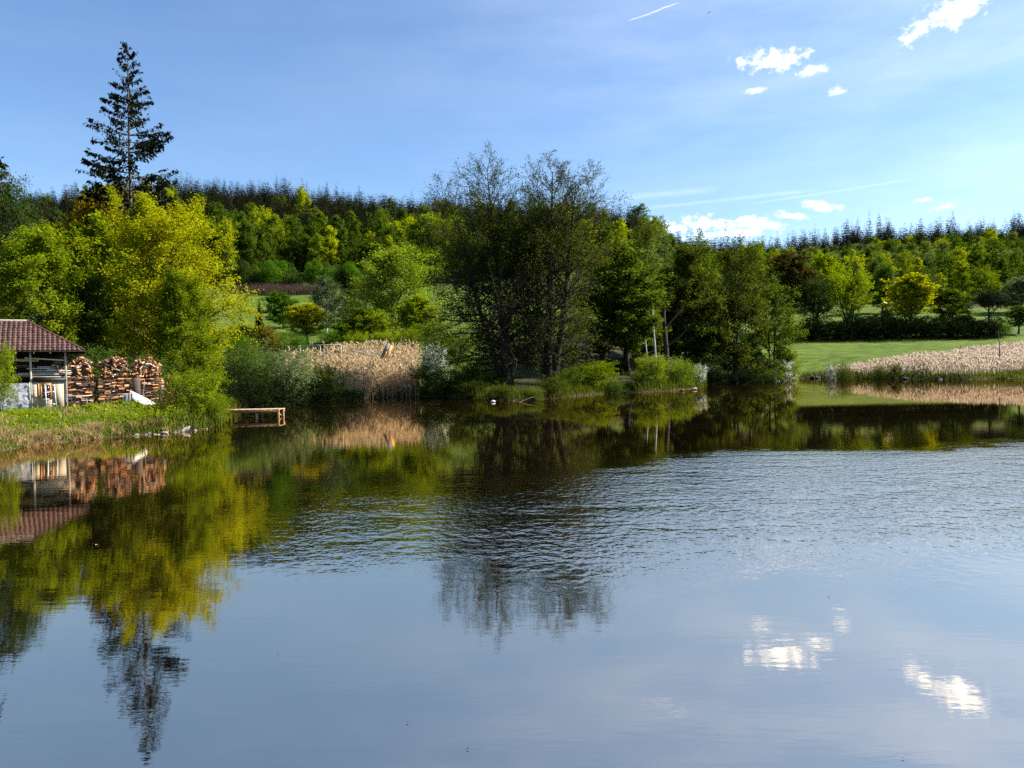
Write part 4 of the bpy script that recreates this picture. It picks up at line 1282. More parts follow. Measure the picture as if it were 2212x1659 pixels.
rocks = [rock_mesh(s_) for s_ in range(5)]
for i, (xd, yd, wp) in enumerate([(397, 932, 24), (415, 931, 12), (434, 927, 19), (376, 935, 17), (352, 937, 20), (333, 939, 11), (316, 939, 17), (297, 941, 13), (446, 927, 9), (366, 938, 9), (407, 935, 8), (385, 936, 8), (343, 939, 8), (424, 930, 9)]):
    p = wpt(xd, yd)
    s_ = wp * p[1] / FPX
    o = link('rock', rocks[i % 5], None, (p[0] + rng.normal() * .06, p[1] + rng.normal() * .12, s_ * (.16 if i == 0 else .02)), (rng.random() * .6, rng.random() * .6, rng.random() * 6), (s_, s_ * .9, s_ * rng.uniform(.8, 1.2)))
    tag(o, 'pointed pinkish boulder at the waterline below the young willow bush' if i == 0 else 'grey stone at the waterline between dry tussocks and the jetty', 'rock', None if i == 0 else 'stones on the near shore')
for i, (xd, yd, wp) in enumerate([(1738, 817, 20), (1755, 818, 12), (1768, 818, 14), (1790, 818, 16), (1850, 818, 16), (1868, 818, 12), (1958, 820, 14), (1722, 818, 10), (2030, 820, 12), (1500, 842, 14), (1472, 845, 10)]):
    p = wpt(xd, yd)
    s_ = wp * p[1] / FPX
    o = link('rock', rocks[(i + 2) % 5], None, (p[0], p[1], s_ * .15), (rng.random() * .6, rng.random() * .6, rng.random() * 6), (s_, s_, s_ * .8))
    tag(o, 'dark stone on the far waterline along lawn and reeds' if i < 9 else 'stone at the waterline on the tip of the wooded point', 'rock', 'stones on the far shore' if i < 9 else 'stones on the wooded point')

# ------------------------------------------------------------------ shed
TH = R(29)
LX = np.array([math.cos(TH), math.sin(TH), 0]); LY = np.array([-math.sin(TH), math.cos(TH), 0])
O = at(145, 884.5, 50.0)
O[2] = O[2]
OZ = O[2]


def lp(xd, yd, yl):
    """photo pixel -> shed-local (x, z) on the plane local y = yl"""
    d = ray(xd, yd)
    k = (yl - (CAM - O) @ LY) / (d @ LY)
    p = CAM + d * k - O
    return p @ LX, p[2]


def zs(x, y):                     # zoomed view of the shed (0..260 x 920..1220 of the photo) -> measured pixels
    return x / 5.53 * .7373, (920 + y / 5.53) * .7373


def zw(x, y):                     # zoomed view of the firewood (180..480 x 1020..1300)
    return (180 + x / 5.927) * .7373, (1020 + y / 5.927) * .7373


def lworld(x, y, z):
    return O + LX * x + LY * y + np.array([0, 0, z])


TIMBER = rough_mat('timber_grey', (.28, .23, .17), (.42, .36, .28), 3, .85, (1, 1, .2), .3, .3)
PLANK = rough_mat('plank_pale', (.42, .36, .29), (.62, .56, .48), 3, .8, (.3, 1, 4), .25, .45)
PLANKTAN = rough_mat('plank_tan', (.38, .23, .10), (.55, .37, .18), 3, .8, (.3, 1, 4), .25, .3)
OSB = rough_mat('plywood', (.33, .27, .20), (.46, .38, .29), 9, .85, (1, 1, 1), .2, .1, c3=(.24, .19, .14))
ORANGEW = rough_mat('orange_timber', (.50, .21, .06), (.64, .30, .10), 4, .8, (1, 1, .25), .2)
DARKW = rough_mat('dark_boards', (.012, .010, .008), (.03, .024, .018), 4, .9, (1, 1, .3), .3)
BLACKF = rough_mat('black_fascia', (.012, .012, .013), (.022, .022, .024), 4, .6, bump=.1)
TILE = rough_mat('roof_tile', (.052, .022, .019), (.092, .038, .033), 5, .66, bump=.15, objvar=.8, spec=.35, c3=(.055, .052, .030))
FRAMEW = rough_mat('weathered_white', (.40, .41, .40), (.58, .58, .56), 6, .7, bump=.2)
STEEL = rough_mat('dull_metal', (.20, .20, .20), (.32, .32, .32), 6, .5, bump=.05)
BLACKM = rough_mat('black_metal', (.012, .012, .012), (.03, .03, .03), 6, .5, bump=.05)
WHITEP = rough_mat('white_panel', (.62, .62, .62), (.78, .78, .78), 3, .6, bump=.05, c3=(.55, .55, .54))
BROWNP = rough_mat('brown_plywood', (.045, .030, .022), (.085, .056, .042), 4, .8, bump=.1)
GREYB = rough_mat('grey_board', (.17, .17, .175), (.30, .30, .31), 4, .8, (6, 1, .3), .2, .3)
m, t = mat('window_glass')
p = t.n('ShaderNodeBsdfPrincipled', ins={'Base Color': (.015, .02, .03), 'Roughness': .06, 'Specular IOR Level': .7})
t.n('ShaderNodeOutputMaterial', ins={0: p.outputs[0]})
GLASS = m
m, t = mat('plastic_sheet')
tcv = t.n('ShaderNodeTexCoord').outputs['Object']
nn = t.noise(t.mapping(tcv, (1, 1, 1.6), (0, .6, 0)), 2.6, 6, .62)
p = t.n('ShaderNodeBsdfPrincipled', ins={'Base Color': t.mix(t.step(nn, .4, .6), (.26, .26, .32), (.44, .44, .49)), 'Roughness': .28, 'Specular IOR Level': .6})
b = t.n('ShaderNodeBump', ins={'Height': nn, 'Strength': .8, 'Distance': .12})
t.put(p.inputs['Normal'], b.outputs[0])
t.n('ShaderNodeOutputMaterial', ins={0: p.outputs[0]})
PLASTIC = m

shed = thing('firewood_shed', 'open-fronted wooden shed with dark red tiled hip roof on the near bank', 'shed', tuple(O), TH)
xe, ze = lp(183, 757, -.5)
xr, zr = lp(58, 694.5, 2.6)
XL = -9.0
# posts
xA = lp(*zs(508, 1200), 0)[0]
for x in (0.0, xA, xA * 2, xA * 3):
    MB().box(x - .055, x + .055, -.055, .055, -.5, ze + .12).build('post', TIMBER, shed, .008)
    MB().box(x - .055, x + .055, 5.1, 5.21, -.5, ze + .12).build('post', TIMBER, shed)
# roof body: thin slabs under the tiles
yb = 5.7
top = np.array([[XL, -.5, ze], [xe, -.5, ze], [xe, yb, ze], [XL, yb, ze], [XL, 2.6, zr], [xr, 2.6, zr]])
V = np.concatenate([top, top - np.array([0, 0, .07])])
F4 = [(0, 1, 5, 4), (3, 4, 5, 2), (6, 10, 11, 7), (9, 8, 11, 10), (0, 6, 7, 1), (1, 7, 8, 2), (2, 8, 9, 3)]
me = bpy.data.meshes.new('roof')
me.from_pydata([tuple(v) for v in V], [], F4 + [(1, 2, 5), (7, 11, 8), (0, 4, 10, 6), (3, 9, 10, 4)])
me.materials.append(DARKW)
roof = link('roof', me, shed)
S = math.hypot(3.1, zr - ze)
pit = math.atan2(zr - ze, 3.1)
NC = 12
course = S / NC
tw = .272
q = np.linspace(-.5, .5, 7)
pz_ = .030 * np.cos((q + .18) * 2 * np.pi) + .012 * np.cos(q * 4 * np.pi)
tv, tf = [], []
for k, (yy, dz) in enumerate(((-.03, .034), (course * 1.10, -.016))):
    for a_, b_ in zip(q, pz_):
        tv.append((a_ * tw * 1.06, yy, b_ + dz))
for a_, b_ in zip(q, pz_):
    tv.append((a_ * tw * 1.06, -.03, b_ + .034 - .040))
for i in range(6):
    tf.append((i, i + 1, i + 8, i + 7)); tf.append((14 + i, 15 + i, i + 1, i))
tile_me = mk_mesh('tile', np.array(tv), np.array(tf), [TILE], smooth=False)
nt = 0
for c_ in range(NC):
    yy = c_ * course
    xmax = xe + (xr - xe) * ((c_ + .6) / NC)
    x = xmax - tw * .5 - rng.random() * .02
    while x > -5.6:
        o = link('tile', tile_me, roof, (x, -.5 + yy * math.cos(pit) - .05 * math.sin(pit), ze + yy * math.sin(pit) + .05 * math.cos(pit)), (pit + rng.normal() * .012, rng.normal() * .025, rng.normal() * .02))
        x -= tw
        nt += 1
# ridge and hip caps
mb = MB()
for i in range(20):
    a_ = xr - i * .36
    mb.tube([(a_, 2.6, zr + .03), (a_ - .38, 2.6, zr + .045)], .085, 8)
mb.build('ridge_cap', rough_mat('ridge_cap', (.30, .24, .23), (.45, .38, .36), 5, .5), roof)
mb = MB()
for i in range(11):
    f0, f1 = i / 11, (i + 1.05) / 11
    pa = np.array([xe, -.5, ze + .03]) * (1 - f0) + np.array([xr, 2.6, zr + .03]) * f0
    pb = np.array([xe, -.5, ze + .045]) * (1 - f1) + np.array([xr, 2.6, zr + .045]) * f1
    mb.tube([pa, pb], .075, 8)
mb.build('hip_cap', TILE, roof)
mb = MB().bar((XL, -.53, ze - .02), (xe, -.53, ze - .02), .03, .10)
mb.build('eave_board', DARKW, roof)
for zx in (265, 550, 815):
    x, z = lp(*zs(zx, 615), -.35)
    MB().bar((x, -.46, ze - .12), (x, .6, ze + .52), .08, .14).build('rafter', PLANK, roof)
# loft floor, beams, rear wall
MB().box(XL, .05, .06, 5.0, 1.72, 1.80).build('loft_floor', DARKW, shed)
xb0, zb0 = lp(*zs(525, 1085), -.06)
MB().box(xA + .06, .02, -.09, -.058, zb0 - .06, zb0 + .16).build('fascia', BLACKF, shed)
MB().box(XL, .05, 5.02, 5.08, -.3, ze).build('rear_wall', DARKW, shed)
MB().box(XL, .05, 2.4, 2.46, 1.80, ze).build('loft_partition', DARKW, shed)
zt = zb0 - .06
# plywood front of the ground floor
x1 = lp(*zs(612, 1300), 0)[0]; x2 = lp(*zs(850, 1300), 0)[0]
MB().box(xA + .06, x1, -.02, .0, -.2, zt).build('wall_panel', OSB, shed)
MB().box(x2, -.06, -.02, .0, -.2, zt).build('wall_panel', OSB, shed)
door = MB().box(x1 + .005, x2 - .005, -.015, .008, -.2, zt - .02).build('door', OSB, shed)
mb = MB()
for zx in (630, 670):
    x = lp(*zs(zx, 1300), -.03)[0]
    mb.box(x - .03, x + .03, -.045, -.018, .75, zt - .02)
xw0 = lp(*zs(685, 1270), -.03)[0]; xw1 = lp(*zs(802, 1270), -.03)[0]
zw0 = lp(*zs(740, 1375), -.03)[1]; zw1 = lp(*zs(740, 1165), -.03)[1]
mb.box(xw0 - .06, xw1 + .16, -.045, -.018, zw1, zt - .03)
mb.box(xw1, xw1 + .16, -.045, -.018, zw0, zw1)
mb.build('door_frame', ORANGEW, door)
wf = MB()
xm, zm = (xw0 + xw1) / 2, (zw0 + zw1) / 2
wf.box(xw0 - .03, xw1 + .0, -.06, -.02, zw0 - .05, zw0).box(xm - .02, xm + .02, -.055, -.02, zw0, zw1).box(xw0, xw1, -.057, -.02, zm - .02, zm + .02)
win = wf.build('window', FRAMEW, door)
for (a0, a1) in ((xw0, xm - .02), (xm + .02, xw1)):
    for (c0, c1) in ((zw0, zm - .02), (zm + .02, zw1)):
        MB().box(a0 + .002, a1 - .002, -.036, -.022, c0 + .002, c1 - .002).build('pane', GLASS, win)
# plastic sheeting over the left bay
gxs, gzs = np.linspace(XL, xA - .07, 60), np.linspace(-.25, 1.78, 22)
A_, B_ = np.meshgrid(gxs, gzs)
wr_ = .05 * np.sin(A_ * 5 + B_ * 6) * np.sin(B_ * 2.5) + .03 * np.sin(A_ * 11 - B_ * 4) + .02 * rng.normal(size=A_.shape)
PV = np.stack([A_, -.06 - np.abs(wr_), B_], -1).reshape(-1, 3)
i0 = (np.arange(21)[:, None] * 60 + np.arange(59)[None]).ravel()
link('plastic_sheet', mk_mesh('plastic_sheet', PV, np.stack([i0, i0 + 1, i0 + 61, i0 + 60], 1), [PLASTIC], smooth=True), shed)
MB().box(xA - .10, xA - .058, -.12, -.09, -.3, 1.82).build('batten', FRAMEW, shed)

# planks stored in the loft
LBL = 'pale board lying in the open loft of the tiled shed'
for (x0, x1_, y0, y1_, th, yl, mt_, lb) in [
        (-150, 215, 672, 675, .10, .25, PLANKTAN, 'upper of two tan beams stacked in the sheeted end of the loft'), (-150, 222, 706, 708, .10, .22, PLANKTAN, 'lower of two tan beams stacked in the sheeted end of the loft'),
        (-150, 630, 745, 750, .16, .35, PLANKTAN, 'thick tan beam running the length of the loft'),
        (400, 1042, 712, 750, .07, .14, PLANK, 'tilted pale board high in the open loft'), (290, 555, 842, 842, .17, .7, BROWNP, 'broad brown board deep in the loft'),
        (605, 870, 858, 858, .07, .55, PLANK, LBL), (430, 1050, 884, 880, .075, .45, PLANK, LBL), (520, 1150, 922, 918, .06, .30, PLANK, LBL), (760, 1050, 898, 898, .05, .35, PLANK, LBL),
        (305, 1165, 965, 948, .065, .20, PLANK, LBL), (225, 1150, 988, 972, .06, .13, PLANK, LBL), (305, 1140, 1004, 1016, .05, .18, PLANK, LBL), (520, 1040, 1020, 1016, .07, .10, PLANK, LBL),
        (320, 900, 1030, 1032, .05, .4, BROWNP, 'dark brown board under the pale boards in the loft')]:
    xa, za_ = lp(*zs(x0, y0), yl); xb, zb_ = lp(*zs(x1_, y1_), yl)
    pa, pb = lworld(xa, yl, max(za_, 1.84)), lworld(xb, yl, max(zb_, 1.84))
    mid = (pa + pb) / 2
    o = MB().bar(pa - mid, pb - mid, .14, th, up=(0, 0, 1)).build('plank', mt_, None, .004, loc=tuple(mid))
    tag(o, lb, 'plank', 'boards stored in the shed loft')

# old window frame leaning before the door, black pole
fr_ = thing('window_frame', 'old greyish-white window frame leaning in front of the shed door', 'window frame', tuple(lworld(lp(*zs(820, 1550), -.5)[0], -.5, 0)), TH)
xf = lp(*zs(820, 1550), -.5)[0]


def fpt(zx, zy, yl):
    x, z = lp(*zs(zx, zy), yl)
    return (x - xf, yl + .5, z)


MB().bar(fpt(728, 1140, -.32), fpt(758, 1555, -.5), .07, .05).build('stile', FRAMEW, fr_)
MB().bar(fpt(880, 1142, -.32), fpt(915, 1555, -.5), .07, .05).build('stile', FRAMEW, fr_)
for ya, yl in ((1150, -.33), (1255, -.37), (1455, -.46)):
    MB().bar(fpt(735, ya, yl), fpt(895, ya + 5, yl), .05, .06).build('rail', FRAMEW, fr_)
x, z = lp(*zs(858, 1560), -.7)
pb = lworld(x, -.7, tz(*lworld(x, -.7, 0)[:2]) - OZ - .1)
tag(MB().tube([(0, 0, 0), (.0, 0, 1.0), (-.02, 0, lp(*zs(850, 1095), -.7)[1] + .1)], .028, 6).build('pole', BLACKM, loc=tuple(pb)), 'black metal pole standing before the shed door', 'pole')

# ------------------------------------------------------------------ firewood stacks
m, t = mat('split_wood')
oi = t.n('ShaderNodeObjectInfo').outputs['Random']
lvw = t.n('ShaderNodeAttribute', attribute_name='lv').outputs['Fac']
rv = t.m('FRACT', t.m('ADD', oi, lvw))
nz = t.noise(t.mapping(t.n('ShaderNodeTexCoord').outputs['Object'], (.6, 5, 5)), 3.0, 5, .6)
ramp = t.n('ShaderNodeValToRGB', ins={0: rv})
el = ramp.color_ramp.elements
el[0].position, el[0].color = 0.0, (.46, .17, .06, 1)
el[1].position, el[1].color = 1.0, (.62, .50, .36, 1)
for pz2, cc in ((.35, (.55, .26, .11, 1)), (.6, (.58, .30, .13, 1)), (.8, (.40, .33, .26, 1))):
    e_ = el.new(pz2); e_.color = cc
c = t.mix(t.m('MULTIPLY', t.step(nz, .35, .7), .45), ramp.outputs[0], (.30, .11, .04))
p = t.n('ShaderNodeBsdfPrincipled', ins={'Base Color': c, 'Roughness': .8, 'Specular IOR Level': .25})
b = t.n('ShaderNodeBump', ins={'Height': nz, 'Strength': .5, 'Distance': .03})
t.put(p.inputs['Normal'], b.outputs[0])
t.n('ShaderNodeOutputMaterial', ins={0: p.outputs[0]})
WOOD = m
LBARK = rough_mat('log_bark', (.05, .035, .025), (.12, .085, .06), 8, .95, (.4, 1, 1), .5)


def log_mesh(seed):
    rr = np.random.default_rng(seed)
    kind_ = seed % 3
    a0, a1 = ((-.5, .5), (-.8, .8), (-1.35, 1.35))[kind_]
    sec = [(-.5, 0)] if kind_ < 2 else []
    n_ = 4
    sec += [(math.cos(a0 + (a1 - a0) * i / (n_ - 1)) - .55, math.sin(a0 + (a1 - a0) * i / (n_ - 1)) * (1.0 if kind_ else 1.15)) for i in range(n_)]
    sec = np.array(sec) * .5
    sec -= sec.mean(0)
    sec *= 1.0 / max(np.ptp(sec[:, 0]), np.ptp(sec[:, 1]))
    k = len(sec)
    V = []
    for x, s_ in ((-.5, 1.0), (0, 1.03), (.5, .97)):
        off = rr.normal(size=2) * .05
        for a_ in sec:
            V.append((x + rr.normal() * .012, (a_[0] * s_ + off[0]), (a_[1] * s_ + off[1])))
    fs, mi = [], []
    for i in range(2):
        for j in range(k):
            j2 = (j + 1) % k
            fs.append((i * k + j, i * k + j2, (i + 1) * k + j2, (i + 1) * k + j))
            arc = (j >= 1 and j < k - 1) if kind_ < 2 else (j < k - 1)
            mi.append(1 if arc else 0)
    fs.append(tuple(range(k))[::-1]); mi.append(0)
    fs.append(tuple(range(2 * k, 3 * k))); mi.append(0)
    me = bpy.data.meshes.new('log')
    me.from_pydata(V, [], fs)
    me.materials.append(WOOD); me.materials.append(LBARK)
    for pl_, i_ in zip(me.polygons, mi): pl_.material_index = i_
    me.update()
    return me


LOGS = [log_mesh(s_) for s_ in range(9)]
LOGV = [(np.array([v.co for v in l.vertices]), [tuple(pl_.vertices) for pl_ in l.polygons], [pl_.material_index for pl_ in l.polygons]) for l in LOGS]
rw = np.random.default_rng(5)


def rotm(rx, ry, rz):
    return np.array(Matrix.Rotation(rz, 3, 'Z') @ Matrix.Rotation(ry, 3, 'Y') @ Matrix.Rotation(rx, 3, 'X'))


def firewood(x0, x1, ztop, y0, dep, label, gname, nind, base=0.0):
    wdt = x1 - x0
    logs = []      # (loc, rot, scale, rank)
    zr_ = ztop * .60
    z = .10
    while z < zr_:
        hrow = rw.uniform(.10, .145)
        for ly, yy in enumerate((y0, y0 + .17, y0 + .5, y0 + dep)):
            x = x0 + rw.uniform(-.05, .06)
            while x < x1 - .12:
                L = rw.uniform(.26, .42)
                if ly == 2: L = .6
                logs.append(((x + L / 2, yy + rw.normal() * .06, z + rw.normal() * .014), (rw.random() * 6.28, rw.normal() * .05, rw.normal() * .10),
                             (L, rw.uniform(.12, .17) * (1.6 if ly == 2 else 1), hrow * rw.uniform(.85, 1.1) * (1.5 if ly == 2 else 1)), 0 if ly == 0 else 2))
                x += L + rw.uniform(.0, .08)
        # right flank: ends seen from the side
        for yy in np.arange(y0 + .1, y0 + dep, .16):
            logs.append(((x1 - .06 + rw.normal() * .03, yy, z + rw.normal() * .02), (rw.random() * 6.28, rw.normal() * .1, 1.57 + rw.normal() * .25 if rw.random() < .35 else rw.normal() * .12),
                         (.3, .14, hrow), 1))
        z += hrow * 1.0
    # tumbled heap on top
    for k in range(150):
        fx = rw.random()
        zt_ = zr_ + (ztop - zr_) * (1 - .35 * abs(fx * 2 - 1) ** 3)
        f = rw.random()
        front = rw.random() < .55
        yy = y0 + (rw.uniform(-.04, .12) if front else rw.uniform(.1, dep))
        zz = zr_ + (zt_ - zr_) * (f if front else .5 + .5 * f)
        logs.append(((x0 + .1 + fx * (wdt - .18), yy, zz), (rw.random() * 6.28, rw.normal() * .5, rw.normal() * .7), (rw.uniform(.27, .40), rw.uniform(.11, .17), rw.uniform(.10, .15)), 0 if front else (1 if f > .7 else 2)))
    # core filler
    order_ = sorted(range(len(logs)), key=lambda i: (logs[i][3], rw.random()))
    V, F, M, L_, off = [], [], [], [], 0
    for q_, i in enumerate(order_):
        loc, rot, s_, rank = logs[i]
        where = 'tumbled on top of ' if loc[2] > zr_ else 'in the laid rows of '
        k = int(rw.integers(9))
        if q_ < nind:
            wp_ = lworld(loc[0], loc[1], loc[2] + base)
            o = link('log', LOGS[k], None, tuple(wp_), (rot[0], rot[1], rot[2] + TH), s_)
            tag(o, 'split log ' + where + label, 'log', 'logs ' + where + gname)
        else:
            v, f, mi = LOGV[k]
            v = (v * np.array(s_)) @ rotm(*rot).T + np.array(loc) + np.array([0, 0, base])
            V.append(v); F += [tuple(a_ + off for a_ in ff) for ff in f]; M += mi; L_ += [rw.random()] * len(f); off += len(v)
    for (a0, a1, b0, b1, c0, c1) in ((x0 + .12, x1 - .16, y0 + .22, y0 + dep - .1, -.2, zr_ + .05), (x0 + .35, x1 - .35, y0 + .22, y0 + dep - .15, zr_, ztop - .32)):  # dark boxes added inside the stack, standing in for deep shade between logs
        bx_ = MB().box(a0, a1, b0, b1, c0 + base, c1 + base)
        v = bx_.V[0]
        V.append(v); F += [tuple(int(q2) + off for q2 in ff) for ff in bx_.F[0]]; M += [1] * 6; L_ += [.5] * 6; off += 8
    me = bpy.data.meshes.new('firewood')
    me.from_pydata(np.concatenate(V).tolist(), [], F)
    me.materials.append(WOOD); me.materials.append(LBARK)
    me.polygons.foreach_set('material_index', np.array(M, np.int32))
    a_ = me.attributes.new('lv', 'FLOAT', 'FACE'); a_.data.foreach_set('value', np.array(L_, np.float32))
    o = link('firewood', me, None, tuple(O), (0, 0, TH))
    tag(o, 'rest of the split wood in ' + gname, 'firewood', kind='stuff')


def wx(zx, zy, yl): return lp(*zw(zx, zy), yl)[0]
def wz(zx, zy, yl): return lp(*zw(zx, zy), yl)[1]


firewood(wx(-160, 500, .3), wx(560, 500, .3), wz(300, 150, .3), .3, 1.1, 'the orange firewood stack directly beside the shed', 'the firewood stack beside the shed', 100)
firewood(wx(640, 500, .2), wx(1205, 500, .2), wz(900, 160, .2), .2, 1.1, 'the orange firewood stack behind the grey board screen', 'the middle firewood stack', 100)
firewood(wx(1225, 500, .35), wx(1735, 500, .35), wz(1500, 185, .35), .35, 1.1, 'the orange firewood stack behind the slanting white panel', 'the outermost firewood stack', 100)

# ------------------------------------------------------------------ things standing before the firewood
def gl(x, yl):       # ground height in shed-local metres
    return tz(*lworld(x, yl, 0)[:2]) - OZ


yl = -.9
xa, zt_ = lp(*zw(140, 828), yl); xb = lp(*zw(530, 826), yl)[0]
tb = thing('garden_table', 'thin-topped garden table with metal legs before the firewood beside the shed', 'table', tuple(lworld((xa + xb) / 2, yl, gl((xa + xb) / 2, yl))), TH)
hwid = (xb - xa) / 2; th_ = zt_ - gl((xa + xb) / 2, yl)
MB().box(-hwid, hwid, -.32, .32, th_ - .03, th_).build('tabletop', FRAMEW, tb, .006)
for sx_ in (-1, 1):
    for sy_ in (-1, 1):
        MB().tube([(sx_ * (hwid - .35), sy_ * .24, th_ - .03), (sx_ * (hwid - .22), sy_ * .26, 0)], .022, 6).build('leg', STEEL if sx_ > 0 else BLACKM, tb)
MB().bar((-(hwid - .3), 0, .35), (hwid - .3, 0, .35), .03, .03).build('stretcher', BLACKM, tb)
yl = -1.3
xc = wx(170, 1000, yl)
ch = thing('garden_chair', 'dark metal garden chair with tall grey back beside the garden table', 'chair', tuple(lworld(xc, yl, gl(xc, yl))), TH + .5)
MB().box(-.21, .21, -.2, .2, .42, .45).build('seat', BLACKM, ch, .005)
for sx_ in (-.19, .19):
    for sy_ in (-.18, .18):
        MB().tube([(sx_, sy_, .42), (sx_ * 1.1, sy_ * 1.15, 0)], .016, 6).build('leg', BLACKM, ch)
mb = MB()
for sx_ in (-.19, .19): mb.tube([(sx_, .18, .44), (sx_, .26, .95)], .014, 6)
for z_ in (.62, .75, .88): mb.bar((-.19, .22, z_), (.19, .22, z_), .02, .04)
mb.build('backrest', STEEL, ch)
yl = -1.1
xc = wx(198, 990, yl)
YEL = rough_mat('yellow_plastic', (.62, .34, .03), (.72, .44, .05), 5, .5, bump=.02)
bk = thing('bucket', 'small yellow bucket under the garden table', 'bucket', tuple(lworld(xc, yl, gl(xc, yl))))
s_ = np.linspace(0, 1, 2)
MB().tube([(0, 0, .0), (0, 0, .02), (0, 0, .28), (0, 0, .30)], [.11, .12, .155, .165], 12).build('body', YEL, bk)
MB().tube([(-.16, 0, .29), (-.12, 0, .38), (0, 0, .43), (.12, 0, .38), (.16, 0, .29)], .008, 5).build('handle', STEEL, bk)

yl = -.75
xa, za_ = lp(*zw(1062, 790), yl); xb = lp(*zw(1240, 800), yl)[0]
zg = gl((xa + xb) / 2, yl)
bs = thing('board_screen', 'weathered grey screen of upright boards in front of the middle firewood stack', 'screen', tuple(lworld(xa, yl, zg - .15)), TH)
nb = 5
for i in range(nb):
    a_ = (xb - xa) * i / nb
    MB().box(a_ + .006, a_ + (xb - xa) / nb - .006, -.02 * (i % 2), .025 - .02 * (i % 2), 0, za_ - zg + .15 - rng.random() * .04).build('board', GREYB, bs, .003)
MB().box(-.65, xb - xa + .02, .035, .075, za_ - zg + .10, za_ - zg + .16).build('top_rail', GREYB, bs)
MB().box(-.02, xb - xa + .0, .030, .06, .45, .55).build('cross_rail', GREYB, bs)

# slanting white panel
ca = lp(*zw(1195, 728), -.35); cb_ = lp(*zw(1660, 965), -.35); cc_ = lp(*zw(1440, 1002), -.85); cd_ = lp(*zw(1240, 888), -.85)
P4 = [lworld(ca[0], -.35, ca[1]), lworld(cb_[0], -.35, cb_[1]), lworld(cc_[0], -.85, cc_[1]), lworld(cd_[0], -.85, cd_[1])]
mid = sum(P4) / 4
nrm = unit(np.cross(P4[1] - P4[0], P4[3] - P4[0])) * .03
MB().add([q_ - mid for q_ in P4] + [q_ - mid + nrm for q_ in P4], [(0, 1, 2, 3), (7, 6, 5, 4), (0, 4, 5, 1), (1, 5, 6, 2), (2, 6, 7, 3), (3, 7, 4, 0)])
o = MB().add([q_ - mid for q_ in P4] + [q_ - mid + nrm for q_ in P4], [(0, 1, 2, 3), (7, 6, 5, 4), (0, 4, 5, 1), (1, 5, 6, 2), (2, 6, 7, 3), (3, 7, 4, 0)]).build('panel', WHITEP, loc=tuple(mid))
tag(o, 'white panel slanting down against the outermost firewood stack', 'panel')
ca = lp(*zw(1225, 518), .1); cb_ = lp(*zw(1362, 505), .1); cc_ = lp(*zw(1395, 1010), -.2); cd_ = lp(*zw(1238, 1010), -.2)
P4 = [lworld(ca[0], .1, ca[1]), lworld(cb_[0], .1, cb_[1]), lworld(cc_[0], -.2, cc_[1]), lworld(cd_[0], -.2, cd_[1])]
mid = sum(P4) / 4
nrm = unit(np.cross(P4[1] - P4[0], P4[3] - P4[0])) * .025
o = MB().add([q_ - mid for q_ in P4] + [q_ - mid + nrm for q_ in P4], [(0, 1, 2, 3), (7, 6, 5, 4), (0, 4, 5, 1), (1, 5, 6, 2), (2, 6, 7, 3), (3, 7, 4, 0)]).build('panel', BROWNP, loc=tuple(mid))
tag(o, 'brown plywood sheet leaning on the outermost firewood stack', 'panel')
for (zx0, zy0, zx1, zy1, yl, mt_, lb) in [(858, 640, 866, 1060, -.6, BLACKM, 'thin black stake before the middle firewood stack'), (1440, 555, 1400, 1080, -1.0, STEEL, 'thin leaning grey stake before the outermost firewood stack'),
                                          (1222, 740, 1228, 1090, -.9, BLACKM, 'short dark stake beside the grey board screen')]:
    xa, za_ = lp(*zw(zx0, zy0), yl); xb = lp(*zw(zx1, zy1), yl)[0]
    g_ = gl(xb, yl) - .1
    b_ = lworld(xb, yl, g_)
    o = MB().tube([(0, 0, 0), tuple(LX * (xa - xb) * .5 + np.array([0, 0, (za_ - g_) * .5])), tuple(LX * (xa - xb) + np.array([0, 0, za_ - g_]))], .02, 6).build('stake', mt_, loc=tuple(b_))
    tag(o, lb, 'stake')
yl = -.4
xa = wx(1735, 900, yl); g_ = gl(xa, yl)
gp = thing('gate_post', 'dark green post with white cap between outermost firewood and willow bush', 'post', tuple(lworld(xa, yl, g_ - .1)), TH)
hp = wz(1735, 668, yl) - g_ + .1
GREENP = rough_mat('green_paint', (.012, .028, .020), (.02, .045, .03), 5, .5, bump=.05)
MB().box(-.16, .10, -.06, .06, 0, hp).build('shaft', GREENP, gp, .01)
MB().box(.02, .12, -.075, .075, hp + .002, hp + .05).build('cap', WHITEP, gp, .005)

# ------------------------------------------------------------------ jetty
JW = rough_mat('jetty_timber', (.24, .145, .075), (.40, .27, .16), 3, .85, (1, 1, 1), .2, .5)
jr = wpt(603.5, 902); jl = wpt(468, 904.5)
J0 = np.array([jl[0], jr[1], 0]); JL = jr[0] - jl[0]
jt = thing('wooden_jetty', 'small new timber jetty reaching over the water beside the young willow bush', 'jetty', tuple(J0))
DZ = .64
npl = 9
for i in range(npl):
    a_ = JL * i / npl
    MB().box(a_ + .012, a_ + JL / npl - .012, -.06 + rng.normal() * .012, 1.62 + rng.normal() * .012, DZ - .045, DZ).build('plank', JW, jt, .006)
MB().box(0, JL - .02, .0, .07, DZ - .24, DZ - .049).build('beam', JW, jt, .006)
MB().box(0, JL - .02, 1.45, 1.52, DZ - .24, DZ - .049).build('beam', JW, jt, .006)
for xp in (496, 553, 596):
    x = wpt(xp, 903)[0] - J0[0]
    for y_ in (.075, 1.32):
        MB().box(x - .07, x + .07, y_, y_ + .12, -1.2, DZ - .05).build('post', JW, jt, .008)
MB().bar((JL - .25, .14, DZ - .12), (JL - .25, 1.4, .05), .05, .09).build('brace', JW, jt)

# ------------------------------------------------------------------ garden frame, pipes and tarp among the brown reeds
def S2(x, y): return x * .7373, y * .7373


